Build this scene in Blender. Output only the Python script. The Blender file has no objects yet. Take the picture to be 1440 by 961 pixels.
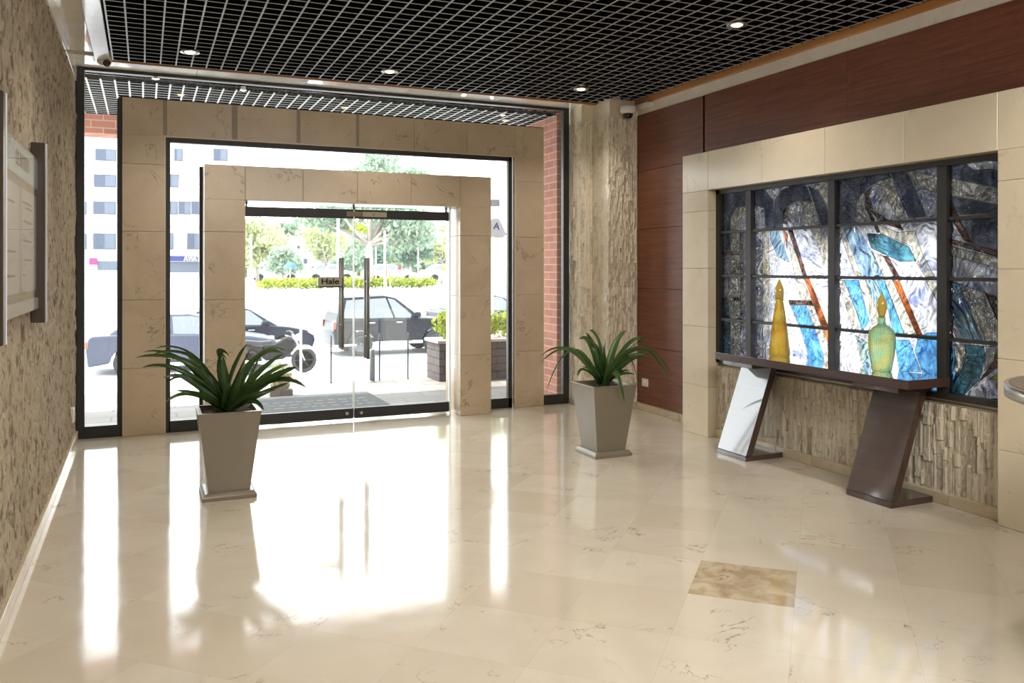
import bpy, bmesh, math, random
import numpy as np
from mathutils import Vector, Matrix, Euler
random.seed(7); rng = np.random.default_rng(11)
PI = math.pi
scene = bpy.context.scene
COL = scene.collection

# ------------------------------------------------------------------ camera
F = 1177.0; YAW = math.radians(23.71); V0 = 376.0; EYE = 1.5
SA, CA = math.sin(YAW), math.cos(YAW)
cd = bpy.data.cameras.new('camera'); cam = bpy.data.objects.new('camera', cd); COL.objects.link(cam)
cd.sensor_width = 36; cd.lens = F / 1440 * 36; cd.shift_y = -(480.5 - V0) / 1440
cd.clip_start = .05; cd.clip_end = 500
cam.location = (0, 0, EYE); cam.rotation_euler = (PI / 2, 0, -YAW)
scene.camera = cam

def on(u, v, X=None, Y=None, Z=None, D=None):
    "world point seen at photo pixel (u, v) on a real plane of the room (used to read positions off the photograph)"
    a = (u - 720) / F; b = (V0 - v) / F
    if X is not None: d = X / (SA + a * CA)
    elif Y is not None: d = Y / (CA - a * SA)
    elif Z is not None: d = (Z - EYE) / b
    else: d = D
    return Vector((d * (SA + a * CA), d * (CA - a * SA), EYE + b * d))

# ------------------------------------------------------------------ materials
def new_mat(name):
    m = bpy.data.materials.new(name); m.use_nodes = True
    nt = m.node_tree; nt.nodes.clear()
    out = nt.nodes.new('ShaderNodeOutputMaterial')
    return m, nt, out

class NT:
    def __init__(s, nt): s.nt = nt
    def n(s, t, props=None, **ins):
        k = s.nt.nodes.new('ShaderNode' + t)
        for a, b in (props or {}).items(): setattr(k, a, b)
        for a, b in ins.items():
            key = int(a[1:]) if a[0] == 'i' and a[1:].isdigit() else a.replace('_', ' ')
            sock = k.inputs[key]
            if isinstance(b, bpy.types.NodeSocket): s.nt.links.new(b, sock)
            else:
                if sock.type == 'RGBA' and len(b) == 3: b = (*b, 1)
                sock.default_value = b
        return k
    def math(s, op, a, b=0.0, c=None):
        k = s.nt.nodes.new('ShaderNodeMath'); k.operation = op
        for i, x in enumerate((a, b, c)):
            if x is None: continue
            if isinstance(x, bpy.types.NodeSocket): s.nt.links.new(x, k.inputs[i])
            else: k.inputs[i].default_value = x
        return k.outputs[0]
    def mix(s, f, a, b, mode='MIX'):
        k = s.nt.nodes.new('ShaderNodeMix'); k.data_type = 'RGBA'; k.blend_type = mode
        for i, x in ((0, f), (6, a), (7, b)):
            if isinstance(x, bpy.types.NodeSocket): s.nt.links.new(x, k.inputs[i])
            else: k.inputs[i].default_value = (*x, 1) if i and len(x) == 3 else x
        return k.outputs[2]
    def ramp(s, f, stops):
        k = s.nt.nodes.new('ShaderNodeValToRGB'); s.nt.links.new(f, k.inputs[0])
        e = k.color_ramp.elements
        while len(e) < len(stops): e.new(.5)
        for q, (p, c) in zip(e, stops):
            q.position = p; q.color = (*c, 1) if not isinstance(c, (int, float)) else (c, c, c, 1)
        return k.outputs[0]
    def coords(s, scale=(1, 1, 1), rot=(0, 0, 0), loc=(0, 0, 0), kind='Object'):
        tc = s.nt.nodes.new('ShaderNodeTexCoord')
        return s.n('Mapping', Vector=tc.outputs[kind], Scale=scale, Rotation=rot, Location=loc).outputs[0]

def plain(name, col, rough=.5, metal=0, var=.08, vscale=6, spec=.5, bump=0, bscale=60, coat=0, emit=None, estr=0):
    "principled material with a little procedural noise in its colour"
    m, nt, out = new_mat(name); N = NT(nt)
    v = N.coords()
    nz = N.n('TexNoise', Vector=v, Scale=vscale, Detail=4.0).outputs[0]
    c = N.mix(nz, tuple(max(0, x * (1 - var)) for x in col), tuple(min(1, x * (1 + var)) for x in col))
    p = N.n('BsdfPrincipled', Base_Color=c, Roughness=rough, Metallic=metal)
    p.inputs['Specular IOR Level'].default_value = spec
    if coat: p.inputs['Coat Weight'].default_value = coat; p.inputs['Coat Roughness'].default_value = .03
    if emit: p.inputs['Emission Color'].default_value = (*emit, 1); p.inputs['Emission Strength'].default_value = estr
    if bump:
        b = N.n('TexNoise', Vector=v, Scale=bscale, Detail=5.0).outputs[0]
        nt.links.new(N.n('Bump', Height=b, Strength=bump, Distance=.01).outputs[0], p.inputs['Normal'])
    nt.links.new(p.outputs[0], out.inputs[0])
    return m

def emitter(name, col, st):
    m, nt, out = new_mat(name); N = NT(nt)
    nt.links.new(N.n('Emission', Color=col, Strength=st).outputs[0], out.inputs[0]); return m

def marble(name, base, dark, rough, vein=.6, vein_col=(.12, .07, .03), scale=1.0, bump=.0, spec=.5):
    m, nt, out = new_mat(name); N = NT(nt)
    v = N.coords()
    geo = nt.nodes.new('ShaderNodeNewGeometry')
    rnd = geo.outputs['Random Per Island']
    off = N.n('VectorMath', {'operation': 'ADD'}, i0=v, i1=N.n('CombineXYZ', X=N.math('MULTIPLY', rnd, 17.0), Y=N.math('MULTIPLY', rnd, 9.0), Z=N.math('MULTIPLY', rnd, 5.0)).outputs[0]).outputs[0]
    big = N.n('TexNoise', Vector=off, Scale=2.2 * scale, Detail=6.0, Roughness=.6, Distortion=.6).outputs[0]
    c = N.mix(N.ramp(big, [(.32, 0.0), (.68, 1.0)]), dark, base)
    c = N.mix(N.math('MULTIPLY', rnd, .35), c, tuple(x * .86 for x in base))
    vn = N.n('TexNoise', Vector=off, Scale=1.3 * scale, Detail=7.0, Roughness=.62, Distortion=1.2).outputs[0]
    line = N.math('SUBTRACT', 1.0, N.math('MULTIPLY', N.math('ABSOLUTE', N.math('SUBTRACT', vn, .5)), 95.0))
    line = N.math('MAXIMUM', line, 0.0)
    msk = N.ramp(N.n('TexNoise', Vector=off, Scale=2.6 * scale, Detail=2.0).outputs[0], [(.5, 0.0), (.62, 1.0)])
    c = N.mix(N.math('MULTIPLY', N.math('MULTIPLY', line, msk), vein), c, vein_col)
    pit = N.n('TexVoronoi', Vector=off, Scale=9 * scale).outputs[0]
    pitm = N.ramp(pit, [(.0, 1.0), (.07, 0.0)])
    c = N.mix(N.math('MULTIPLY', N.math('MULTIPLY', pitm, msk), .55), c, vein_col)
    p = N.n('BsdfPrincipled', Base_Color=c, Roughness=rough); p.inputs['Specular IOR Level'].default_value = spec
    if bump:
        b = N.n('TexNoise', Vector=v, Scale=40.0, Detail=4.0).outputs[0]
        nt.links.new(N.n('Bump', Height=b, Strength=bump, Distance=.004).outputs[0], p.inputs['Normal'])
    nt.links.new(p.outputs[0], out.inputs[0]); return m

def floor_mat():
    m, nt, out = new_mat('polished_cream_marble_tiles'); N = NT(nt)
    tc = nt.nodes.new('ShaderNodeTexCoord')
    s = .464
    # tile axes at 45 degrees through the corner (2.62, 2.875)
    vv = N.n('VectorMath', {'operation': 'SUBTRACT'}, i0=tc.outputs['Object'], i1=(2.62, 2.875, 0)).outputs[0]
    rot = N.n('VectorRotate', {'rotation_type': 'Z_AXIS'}, Vector=vv, Angle=math.radians(-46)).outputs[0]
    sep = N.n('SeparateXYZ', Vector=rot)
    fx = N.math('DIVIDE', sep.outputs[0], s); fy = N.math('DIVIDE', sep.outputs[1], s)
    ix = N.math('FLOOR', fx); iy = N.math('FLOOR', fy)
    cell = N.n('CombineXYZ', X=ix, Y=iy).outputs[0]
    rnd = N.n('TexWhiteNoise', {'noise_dimensions': '3D'}, Vector=cell).outputs[0]
    off = N.n('VectorMath', {'operation': 'ADD'}, i0=tc.outputs['Object'], i1=N.n('VectorMath', {'operation': 'SCALE'}, i0=cell, Scale=3.71).outputs[0]).outputs[0]
    big = N.n('TexNoise', Vector=off, Scale=2.0, Detail=6.0, Roughness=.6, Distortion=.8).outputs[0]
    c = N.mix(N.ramp(big, [(.3, 0.0), (.7, 1.0)]), (.60, .535, .43), (.68, .62, .515))
    c = N.mix(N.ramp(rnd, [(0, .0), (.6, .05), (1, .5)]), c, (.55, .47, .36))
    # the one grey-brown tile
    spec = N.math('MULTIPLY', N.math('COMPARE', ix, 0.0, .2), N.math('COMPARE', iy, 0.0, .2))
    gn = N.n('TexNoise', Vector=off, Scale=9.0, Detail=6.0, Roughness=.6, Distortion=.5).outputs[0]
    c = N.mix(spec, c, N.mix(N.ramp(gn, [(.4, 0.0), (.6, 1.0)]), (.40, .31, .19), (.56, .46, .32)))
    vn = N.n('TexNoise', Vector=off, Scale=1.5, Detail=8.0, Roughness=.62, Distortion=1.4).outputs[0]
    line = N.math('MAXIMUM', N.math('SUBTRACT', 1.0, N.math('MULTIPLY', N.math('ABSOLUTE', N.math('SUBTRACT', vn, .5)), 130.0)), 0.0)
    msk = N.ramp(N.n('TexNoise', Vector=off, Scale=2.9, Detail=2.0).outputs[0], [(.54, 0.0), (.64, 1.0)])
    c = N.mix(N.math('MULTIPLY', N.math('MULTIPLY', line, msk), .75), c, (.14, .09, .05))
    def edge(f):
        fr = N.math('FRACT', f); return N.math('MINIMUM', fr, N.math('SUBTRACT', 1.0, fr))
    e = N.math('LESS_THAN', N.math('MINIMUM', edge(fx), edge(fy)), .0028)
    c = N.mix(N.math('MULTIPLY', e, .22), c, (.30, .23, .15))
    rr = N.ramp(N.n('TexNoise', Vector=tc.outputs['Object'], Scale=5.0, Detail=5.0).outputs[0], [(.3, .07), (.7, .115)])
    p = N.n('BsdfPrincipled', Base_Color=c, Roughness=rr); p.inputs['Specular IOR Level'].default_value = .55
    b = N.n('TexNoise', Vector=tc.outputs['Object'], Scale=2.4, Detail=2.0).outputs[0]
    nt.links.new(N.n('Bump', Height=b, Strength=.05, Distance=.02).outputs[0], p.inputs['Normal'])
    nt.links.new(p.outputs[0], out.inputs[0]); return m

def rough_stone(name, hi, mid, lo, p0=.30, p1=.38):
    m, nt, out = new_mat(name); N = NT(nt)
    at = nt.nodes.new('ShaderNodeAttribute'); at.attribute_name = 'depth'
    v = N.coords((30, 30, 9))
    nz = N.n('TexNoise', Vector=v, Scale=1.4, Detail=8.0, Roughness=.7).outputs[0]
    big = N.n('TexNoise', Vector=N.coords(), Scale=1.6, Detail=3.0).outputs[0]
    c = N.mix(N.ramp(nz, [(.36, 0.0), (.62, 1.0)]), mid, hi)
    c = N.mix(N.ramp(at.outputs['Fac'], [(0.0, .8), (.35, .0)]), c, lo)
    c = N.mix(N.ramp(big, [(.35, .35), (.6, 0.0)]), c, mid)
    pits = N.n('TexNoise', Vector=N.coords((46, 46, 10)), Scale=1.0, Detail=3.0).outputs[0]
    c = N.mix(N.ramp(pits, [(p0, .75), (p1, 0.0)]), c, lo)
    p = N.n('BsdfPrincipled', Base_Color=c, Roughness=.9); p.inputs['Specular IOR Level'].default_value = .2
    nt.links.new(N.n('Bump', Height=nz, Strength=.7, Distance=.012).outputs[0], p.inputs['Normal'])
    nt.links.new(p.outputs[0], out.inputs[0]); return m

def wood(name, a, b, rough=.35, scale=(1, .35, 9), ns=5.0, coat=.0):
    m, nt, out = new_mat(name); N = NT(nt)
    geo = nt.nodes.new('ShaderNodeNewGeometry')
    v = N.coords(scale)
    off = N.n('VectorMath', {'operation': 'ADD'}, i0=v, i1=N.n('CombineXYZ', X=N.math('MULTIPLY', geo.outputs['Random Per Island'], 20.0), Y=N.math('MULTIPLY', geo.outputs['Random Per Island'], 7.0)).outputs[0]).outputs[0]
    g = N.n('TexNoise', Vector=off, Scale=ns, Detail=8.0, Roughness=.65, Distortion=.7).outputs[0]
    c = N.mix(N.ramp(g, [(.3, 0.0), (.7, 1.0)]), a, b)
    f = N.n('TexNoise', Vector=off, Scale=ns * 9, Detail=2.0).outputs[0]
    c = N.mix(N.math('MULTIPLY', N.ramp(f, [(.5, 0.0), (.7, 1.0)]), .4), c, tuple(x * .55 for x in a))
    p = N.n('BsdfPrincipled', Base_Color=c, Roughness=rough)
    if coat: p.inputs['Coat Weight'].default_value = coat; p.inputs['Coat Roughness'].default_value = .06; p.inputs['Coat IOR'].default_value = 1.9
    nt.links.new(p.outputs[0], out.inputs[0]); return m

def brick(name, a, b, mortar, rot=(PI / 2, 0, 0), scale=1.0, bw=.24, rh=.075, ms=.008):
    m, nt, out = new_mat(name); N = NT(nt)
    v = N.coords()
    sp = N.n('SeparateXYZ', Vector=v)
    w = N.n('CombineXYZ', X=N.math('ADD', sp.outputs[0], sp.outputs[1]), Y=sp.outputs[2]).outputs[0]
    br = N.n('TexBrick', Vector=w, Color1=a, Color2=b, Mortar=mortar, Scale=scale, Brick_Width=bw, Row_Height=rh, Mortar_Size=ms, Bias=-.1)
    p = N.n('BsdfPrincipled', Base_Color=br.outputs[0], Roughness=.85)
    nt.links.new(N.n('Bump', {'invert': True}, Height=br.outputs[1], Strength=.6, Distance=.006).outputs[0], p.inputs['Normal'])
    nt.links.new(p.outputs[0], out.inputs[0]); return m

def clear_glass(name, tint=(.97, .985, .98), f0=.04, glare_veil=0.0):
    m, nt, out = new_mat(name); N = NT(nt)
    lw = nt.nodes.new('ShaderNodeLayerWeight'); lw.inputs[0].default_value = .5
    fac = N.math('ADD', f0, N.math('MULTIPLY', N.math('POWER', lw.outputs['Facing'], 5.0), .9))
    ms = N.n('MixShader', i0=fac, i1=N.n('BsdfTransparent', Color=tint).outputs[0], i2=N.n('BsdfGlossy', Color=(1, 1, 1), Roughness=.0).outputs[0])
    veil_mix = N.n('MixShader', i0=glare_veil, i1=ms.outputs[0], i2=N.n('BsdfTranslucent', Color=(1, 1, 1)).outputs[0])  # thin white layer puts the washed-out glare veil into the glass
    nt.links.new((veil_mix if glare_veil else ms).outputs[0], out.inputs[0]); return m

def art_glass(name, tint, kind, ior=1.16, scale=1.0, strength=1.0, rough=.02):
    "cathedral glass: tinted, refracting, with its own surface texture"
    m, nt, out = new_mat(name); N = NT(nt)
    v = N.coords()
    if kind == 'wave':
        nz = N.n('TexNoise', Vector=N.coords((1, 1.0, .8)), Scale=3.2 * scale, Detail=1.0, Distortion=2.4).outputs[0]
        h = N.math('SINE', N.math('MULTIPLY', nz, 30.0)); dist = .02
    elif kind == 'hammer':
        h = N.n('TexVoronoi', {'feature': 'SMOOTH_F1'}, Vector=N.coords((1, 1, .7)), Scale=48.0 * scale).outputs[0]; dist = .022
    elif kind == 'water':
        nz = N.n('TexNoise', Vector=N.coords((1, .8, 2.0)), Scale=16.0 * scale, Detail=3.0, Distortion=.6).outputs[0]; h = nz; dist = .08
    else:
        h = N.n('TexNoise', Vector=N.coords((1, 1.4, 3.0)), Scale=15.0 * scale, Detail=4.0, Roughness=.6, Distortion=.5).outputs[0]; dist = .09
    bmp = N.n('Bump', Height=h, Strength=strength, Distance=dist).outputs[0]
    vn_ = N.n('TexNoise', Vector=N.coords((1, 1, .7)), Scale=7.0 if kind != 'hammer' else 26.0, Detail=2.0, Distortion=.8).outputs[0]
    lo_ = tuple(x * (.30 if kind == 'water' else .7) for x in tint)
    tint = N.mix(N.ramp(vn_, [(.38, 0.0), (.62, 1.0)]), lo_, tuple(min(1, x * 1.12 + .03) for x in tint))
    rf = N.n('BsdfRefraction', Color=tint, Roughness=rough, IOR=ior, Normal=bmp)
    gl = N.n('BsdfGlossy', Color=(.9, .92, 1), Roughness=.06, Normal=bmp)
    lw = nt.nodes.new('ShaderNodeLayerWeight'); lw.inputs[0].default_value = .5; nt.links.new(bmp, lw.inputs[1])
    fac = N.math('ADD', .06, N.math('MULTIPLY', N.math('POWER', lw.outputs['Facing'], 4.0), .7))
    ms = N.n('MixShader', i0=fac, i1=rf.outputs[0], i2=gl.outputs[0])
    nt.links.new(ms.outputs[0], out.inputs[0]); return m

M = {}
M['floor'] = floor_mat()
M['portal'] = marble('beige_portal_marble', (.60, .49, .35), (.49, .385, .26), .28, vein=.75, scale=1.3)
M['surround'] = marble('cream_surround_marble', (.78, .69, .53), (.70, .60, .44), .22, vein=.25, scale=1.1)
M['soffit'] = marble('glossy_soffit_marble', (.78, .73, .64), (.68, .62, .52), .03, vein=.4, scale=1.5)
M['skirt'] = marble('skirting_marble', (.64, .55, .40), (.52, .43, .30), .2, vein=.3, scale=2)
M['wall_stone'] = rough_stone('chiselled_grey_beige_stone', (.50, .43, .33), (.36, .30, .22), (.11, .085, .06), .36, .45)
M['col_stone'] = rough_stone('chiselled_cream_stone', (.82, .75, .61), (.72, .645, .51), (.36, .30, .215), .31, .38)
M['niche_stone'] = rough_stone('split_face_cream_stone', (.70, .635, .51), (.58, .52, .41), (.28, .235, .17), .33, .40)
M['wood'] = wood('mahogany_panel', (.125, .040, .022), (.245, .088, .046), .40)
M['trimwood'] = wood('orange_timber_trim', (.36, .14, .03), (.50, .22, .06), .4, ns=3)
M['console'] = wood('dark_lacquered_wood', (.035, .014, .010), (.060, .025, .018), .32, ns=4, coat=.8)
M['console2'] = wood('dark_brown_wood', (.045, .02, .015), (.075, .035, .026), .45, ns=4)
M['consoletop'] = wood('dark_lacquered_top', (.035, .014, .010), (.060, .025, .018), .06, ns=4, coat=1.0)
M['darkmetal'] = plain('dark_bronze_frame', (.030, .028, .027), .45, .2, var=.15)
M['black'] = plain('black_void', (.002, .002, .003), .95, spec=0.0, var=.3)
M['gridside'] = plain('black_grid_blade', (.004, .004, .005), .8, spec=.1)
M['gridedge'] = plain('grey_grid_edge', (.36, .37, .38), .45)
M['gridedge2'] = plain('pale_grid_edge', (.55, .56, .58), .45)
M['steel'] = plain('brushed_steel', (.62, .60, .57), .28, 1.0); M['handle'] = plain('dull_steel_handle', (.20, .19, .17), .4, .8)
M['white'] = plain('white_plastic', (.80, .78, .73), .4)
M['paper'] = plain('white_paper', (.80, .82, .86), .55, var=.03)
M['ink'] = plain('grey_print', (.09, .09, .10), .7)
M['cyan'] = plain('pale_blue_board', (.52, .70, .76), .3)
M['taupe'] = plain('taupe_board', (.30, .25, .175), .5)
M['brownbar'] = wood('dark_brown_bar', (.045, .028, .02), (.075, .05, .035), .35, scale=(1, 1, .2))
M['glass'] = clear_glass('clear_window_glass', glare_veil=.010); M['cleanglass'] = clear_glass('clean_cover_glass')
M['glassedge'] = plain('pale_glass_edge', (.75, .85, .83), .2)
M['pot'] = plain('taupe_glazed_planter', (.215, .185, .135), .33, .15, var=.12, vscale=3)
M['soil'] = plain('dark_soil', (.05, .035, .022), .95, bump=.8, bscale=50)
M['lens'] = plain('dark_lens', (.01, .01, .012), .08)
M['lead'] = plain('lead_came', (.012, .012, .013), .4, .3)
M['bulb'] = emitter('lamp_glow', (1, .74, .42), 14)

# ------------------------------------------------------------------ mesh builder
class MB:
    def __init__(s): s.v = []; s.f = []; s.m = []; s.sm = []
    def add(s, vs, fs, mi=0, smooth=False, mat=None):
        o = len(s.v)
        s.v += [tuple(mat @ Vector(p)) if mat else tuple(p) for p in vs]
        for f in fs:
            s.f.append([o + i for i in f]); s.m.append(mi); s.sm.append(smooth)
    def box(s, x0, x1, y0, y1, z0, z1, mi=0, mat=None):
        s.add([(x0, y0, z0), (x1, y0, z0), (x1, y1, z0), (x0, y1, z0), (x0, y0, z1), (x1, y0, z1), (x1, y1, z1), (x0, y1, z1)],
              [(3, 2, 1, 0), (4, 5, 6, 7), (0, 1, 5, 4), (1, 2, 6, 5), (2, 3, 7, 6), (3, 0, 4, 7)], mi, False, mat)
    def slab(s, x0, x1, y0, y1, z0, z1, b=.004, mi=0):
        "box with chamfered edges"
        vs = []; idx = {}
        X = (x0, x1); Y = (y0, y1); Z = (z0, z1); c = ((x0 + x1) / 2, (y0 + y1) / 2, (z0 + z1) / 2)
        for i in (0, 1):
            for j in (0, 1):
                for k in (0, 1):
                    p = (X[i], Y[j], Z[k])
                    for ax in range(3):
                        q = [p[t] + (b if c[t] > p[t] else -b) if t != ax else p[t] for t in range(3)]
                        idx[(i, j, k, ax)] = len(vs); vs.append(q)
        fs = []
        for ax in range(3):
            o = [t for t in range(3) if t != ax]
            for e in (0, 1):
                q = []
                for a, bb in ((0, 0), (1, 0), (1, 1), (0, 1)):
                    key = [0, 0, 0]; key[ax] = e; key[o[0]] = a; key[o[1]] = bb
                    q.append(idx[(*key, ax)])
                fs.append(q)
        for ax in range(3):
            o = [t for t in range(3) if t != ax]
            for a in (0, 1):
                for bb in (0, 1):
                    k0 = [0, 0, 0]; k0[o[0]] = a; k0[o[1]] = bb; k1 = list(k0); k1[ax] = 1
                    fs.append([idx[(*k0, o[0])], idx[(*k1, o[0])], idx[(*k1, o[1])], idx[(*k0, o[1])]])
        for i in (0, 1):
            for j in (0, 1):
                for k in (0, 1): fs.append([idx[(i, j, k, 0)], idx[(i, j, k, 1)], idx[(i, j, k, 2)]])
        s.add(vs, fs, mi)
    def prism(s, poly, axis, a, b, mi=0, mat=None, smooth=False):
        def mk(p, t):
            return ((t, p[0], p[1]) if axis == 'x' else (p[0], t, p[1]) if axis == 'y' else (p[0], p[1], t))
        n = len(poly)
        vs = [mk(p, a) for p in poly] + [mk(p, b) for p in poly]
        s.add(vs, [list(range(n))[::-1], list(range(n, 2 * n))], mi, False, mat)
        o = len(s.v) - 2 * n
        for i in range(n):
            j = (i + 1) % n
            s.f.append([o + i, o + j, o + n + j, o + n + i]); s.m.append(mi); s.sm.append(smooth)
    def lathe(s, prof, c=(0, 0, 0), n=24, mi=0, mat=None, smooth=True, sx=1, sy=1):
        vs = []; fs = []
        for r, z in prof:
            for k in range(n):
                a = 2 * PI * k / n; vs.append((c[0] + r * sx * math.cos(a), c[1] + r * sy * math.sin(a), c[2] + z))
        for i in range(len(prof) - 1):
            for k in range(n):
                j = (k + 1) % n; fs.append((i * n + k, i * n + j, (i + 1) * n + j, (i + 1) * n + k))
        if prof[0][0] > 1e-6: fs.append(tuple(range(n))[::-1])
        if prof[-1][0] > 1e-6: fs.append(tuple(range((len(prof) - 1) * n, len(prof) * n)))
        s.add(vs, fs, mi, smooth, mat)
    def tube(s, pts, rad, n=10, mi=0, mat=None):
        pts = [Vector(p) for p in pts]
        if isinstance(rad, (int, float)): rad = [rad] * len(pts)
        vs = []; fs = []; up = None
        for i, p in enumerate(pts):
            t = (pts[min(i + 1, len(pts) - 1)] - pts[max(i - 1, 0)]).normalized()
            if up is None: up = t.orthogonal().normalized()
            up = (up - t * up.dot(t)).normalized(); w = t.cross(up)
            for k in range(n):
                a = 2 * PI * k / n; vs.append(p + (up * math.cos(a) + w * math.sin(a)) * rad[i])
        for i in range(len(pts) - 1):
            for k in range(n):
                j = (k + 1) % n; fs.append((i * n + k, i * n + j, (i + 1) * n + j, (i + 1) * n + k))
        fs += [tuple(range(n))[::-1], tuple(range((len(pts) - 1) * n, len(pts) * n))]
        s.add(vs, fs, mi, True, mat)
    def build(s, name, mats, parent=None, bevel=0, fix=True):
        me = bpy.data.meshes.new(name)
        org = Vector((0, 0, 0))
        r = parent
        while r is not None and r.parent is not None: r = r.parent
        if r is not None: org = r.location
        me.from_pydata([tuple(Vector(p) - org) for p in s.v], [], s.f)
        if not isinstance(mats, (list, tuple)): mats = [mats]
        for m in mats: me.materials.append(m)
        me.polygons.foreach_set('material_index', s.m); me.polygons.foreach_set('use_smooth', s.sm)
        if fix:
            b = bmesh.new(); b.from_mesh(me); bmesh.ops.recalc_face_normals(b, faces=b.faces); b.to_mesh(me); b.free()
        me.update()
        o = bpy.data.objects.new(name, me); COL.objects.link(o); o.parent = parent
        if bevel:
            md = o.modifiers.new('bevel', 'BEVEL'); md.width = bevel; md.segments = 2; md.limit_method = 'ANGLE'; md.angle_limit = .6
        return o

def tag(o, label, cat, group=None):
    o['label'] = label; o['category'] = cat
    if group: o['group'] = group
    return o
def thing(name, label, cat, loc, group=None):
    o = bpy.data.objects.new(name, None); COL.objects.link(o); o.location = loc; o.empty_display_size = .1
    return tag(o, label, cat, group)
def struct(o): o['kind'] = 'structure'; return o
def shell(name, loc=(0, 0, 0)):
    o = bpy.data.objects.new(name, None); COL.objects.link(o); o.location = loc; o['kind'] = 'structure'; return o
def dup(root, loc, label, rotz=None):
    r = root.copy(); COL.objects.link(r); r.location = loc; r['label'] = label
    if rotz is not None: r.rotation_euler = (0, 0, rotz)
    for ch in list(root.children):
        c = ch.copy(); COL.objects.link(c); c.parent = r
        for g in ch.children:
            d = g.copy(); COL.objects.link(d); d.parent = c
    return r
def text_mesh(txt, size, mb, mat, mi=0, extr=.001, align='CENTER', bold=0.0):
    cu = bpy.data.curves.new('lettering', 'FONT'); cu.body = txt; cu.size = size; cu.align_x = align; cu.align_y = 'CENTER'; cu.extrude = extr; cu.offset = bold
    t = bpy.data.objects.new('lettering', cu); COL.objects.link(t)
    dg = bpy.context.evaluated_depsgraph_get(); me = bpy.data.meshes.new_from_object(t.evaluated_get(dg))
    mb.add([tuple(v.co) for v in me.vertices], [list(p.vertices) for p in me.polygons], mi, False, mat)
    bpy.data.objects.remove(t); bpy.data.curves.remove(cu); bpy.data.meshes.remove(me)

# ------------------------------------------------------------------ rough stone relief
def relief(name, o, du, w, h, nrm, mat, res=.014, strip=(.018, .05), seg=(.08, .35), depth=.018, fine=.006, parent=None, chip=.0):
    "chiselled stone face: real relief of vertical strips broken at random heights"
    nu, nv = max(2, int(w / res)), max(2, int(h / res))
    U = np.linspace(0, w, nu + 1); V = np.linspace(0, h, nv + 1)
    H = np.zeros((nu + 1, nv + 1)); i = 0; x = 0
    while i <= nu:
        x += rng.uniform(*strip); j = i
        while j <= nu and U[j] <= x: j += 1
        if j == i: j = i + 1
        z = -rng.uniform(0, seg[0]); row = np.zeros(nv + 1)
        while z < h:
            z2 = z + rng.uniform(*seg)
            k = (V >= z) & (V <= z2); row[k] = rng.uniform(0, 1)
            gap = (V >= z2 - res) & (V < z2); row[gap] *= .65
            z = z2
        H[i:j, :] = row[None, :]
        H[i, :] *= .45
        i = j
    nz = rng.uniform(-1, 1, H.shape)
    for _ in range(2):
        nz[:, 1:-1] = (nz[:, :-2] + nz[:, 1:-1] * 2 + nz[:, 2:]) / 4
    nz = nz / (abs(nz).max() + 1e-9)
    fin = np.clip(H + nz * .35, 0, 1)
    D = H * depth + nz * fine
    D[[0, -1], :] = 0.3 * depth; 
    P = np.array(o)[None, None] + U[:, None, None] * np.array(du)[None, None] + V[None, :, None] * np.array((0, 0, 1.0))[None, None] + D[:, :, None] * np.array(nrm)[None, None]
    n2 = nv + 1
    A = (np.arange(nu)[:, None] * n2 + np.arange(nv)[None]).ravel()
    faces = np.stack([A, A + n2, A + n2 + 1, A + 1], 1)
    e = Vector(du).cross(Vector((0, 0, 1)))
    if e.dot(Vector(nrm)) < 0: faces = faces[:, ::-1]
    me = bpy.data.meshes.new(name)
    me.from_pydata(P.reshape(-1, 3).tolist(), [], faces.tolist())
    at = me.attributes.new('depth', 'FLOAT', 'POINT'); at.data.foreach_set('value', fin.ravel().astype(np.float32))
    me.materials.append(mat); me.update()
    ob = bpy.data.objects.new(name, me); COL.objects.link(ob); ob.parent = parent
    return ob

# ================================================================== THE ROOM
XL, XR, XS, YB, YD, ZC = -.55, 4.79, 4.54, -3.0, 8.15, 3.25
b = MB(); b.box(-1.0, 5.2, YB, 8.30, -.12, 0); struct(b.build('floor', M['floor']))

# left wall: chiselled stone with a smooth strip on top
b = MB(); b.box(-.8, XL - .012, YB, 8.42, 0, 3.6); wl = struct(b.build('wall_left', M['portal']))
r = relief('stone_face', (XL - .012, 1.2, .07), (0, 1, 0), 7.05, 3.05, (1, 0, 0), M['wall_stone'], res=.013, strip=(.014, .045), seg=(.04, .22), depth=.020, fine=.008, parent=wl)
b = MB(); b.slab(XL - .02, XL + .012, YB, 8.25, 3.12, 3.30, .002); b.build('smooth_band', M['soffit'], wl)
b = MB(); b.slab(XL - .02, XL + .012, YB, 1.2, .07, 3.12, .002); b.build('near_stone_face', M['wall_stone'], wl)
b = MB(); b.slab(XL - .02, XL + .022, YB, 8.24, 0, .075, .003); struct(b.build('baseboard_left', M['skirt']))

# back wall (behind the camera)
b = MB(); b.box(-.8, 5.2, YB - .2, YB, 0, 3.6); struct(b.build('wall_back', M['surround']))

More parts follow.
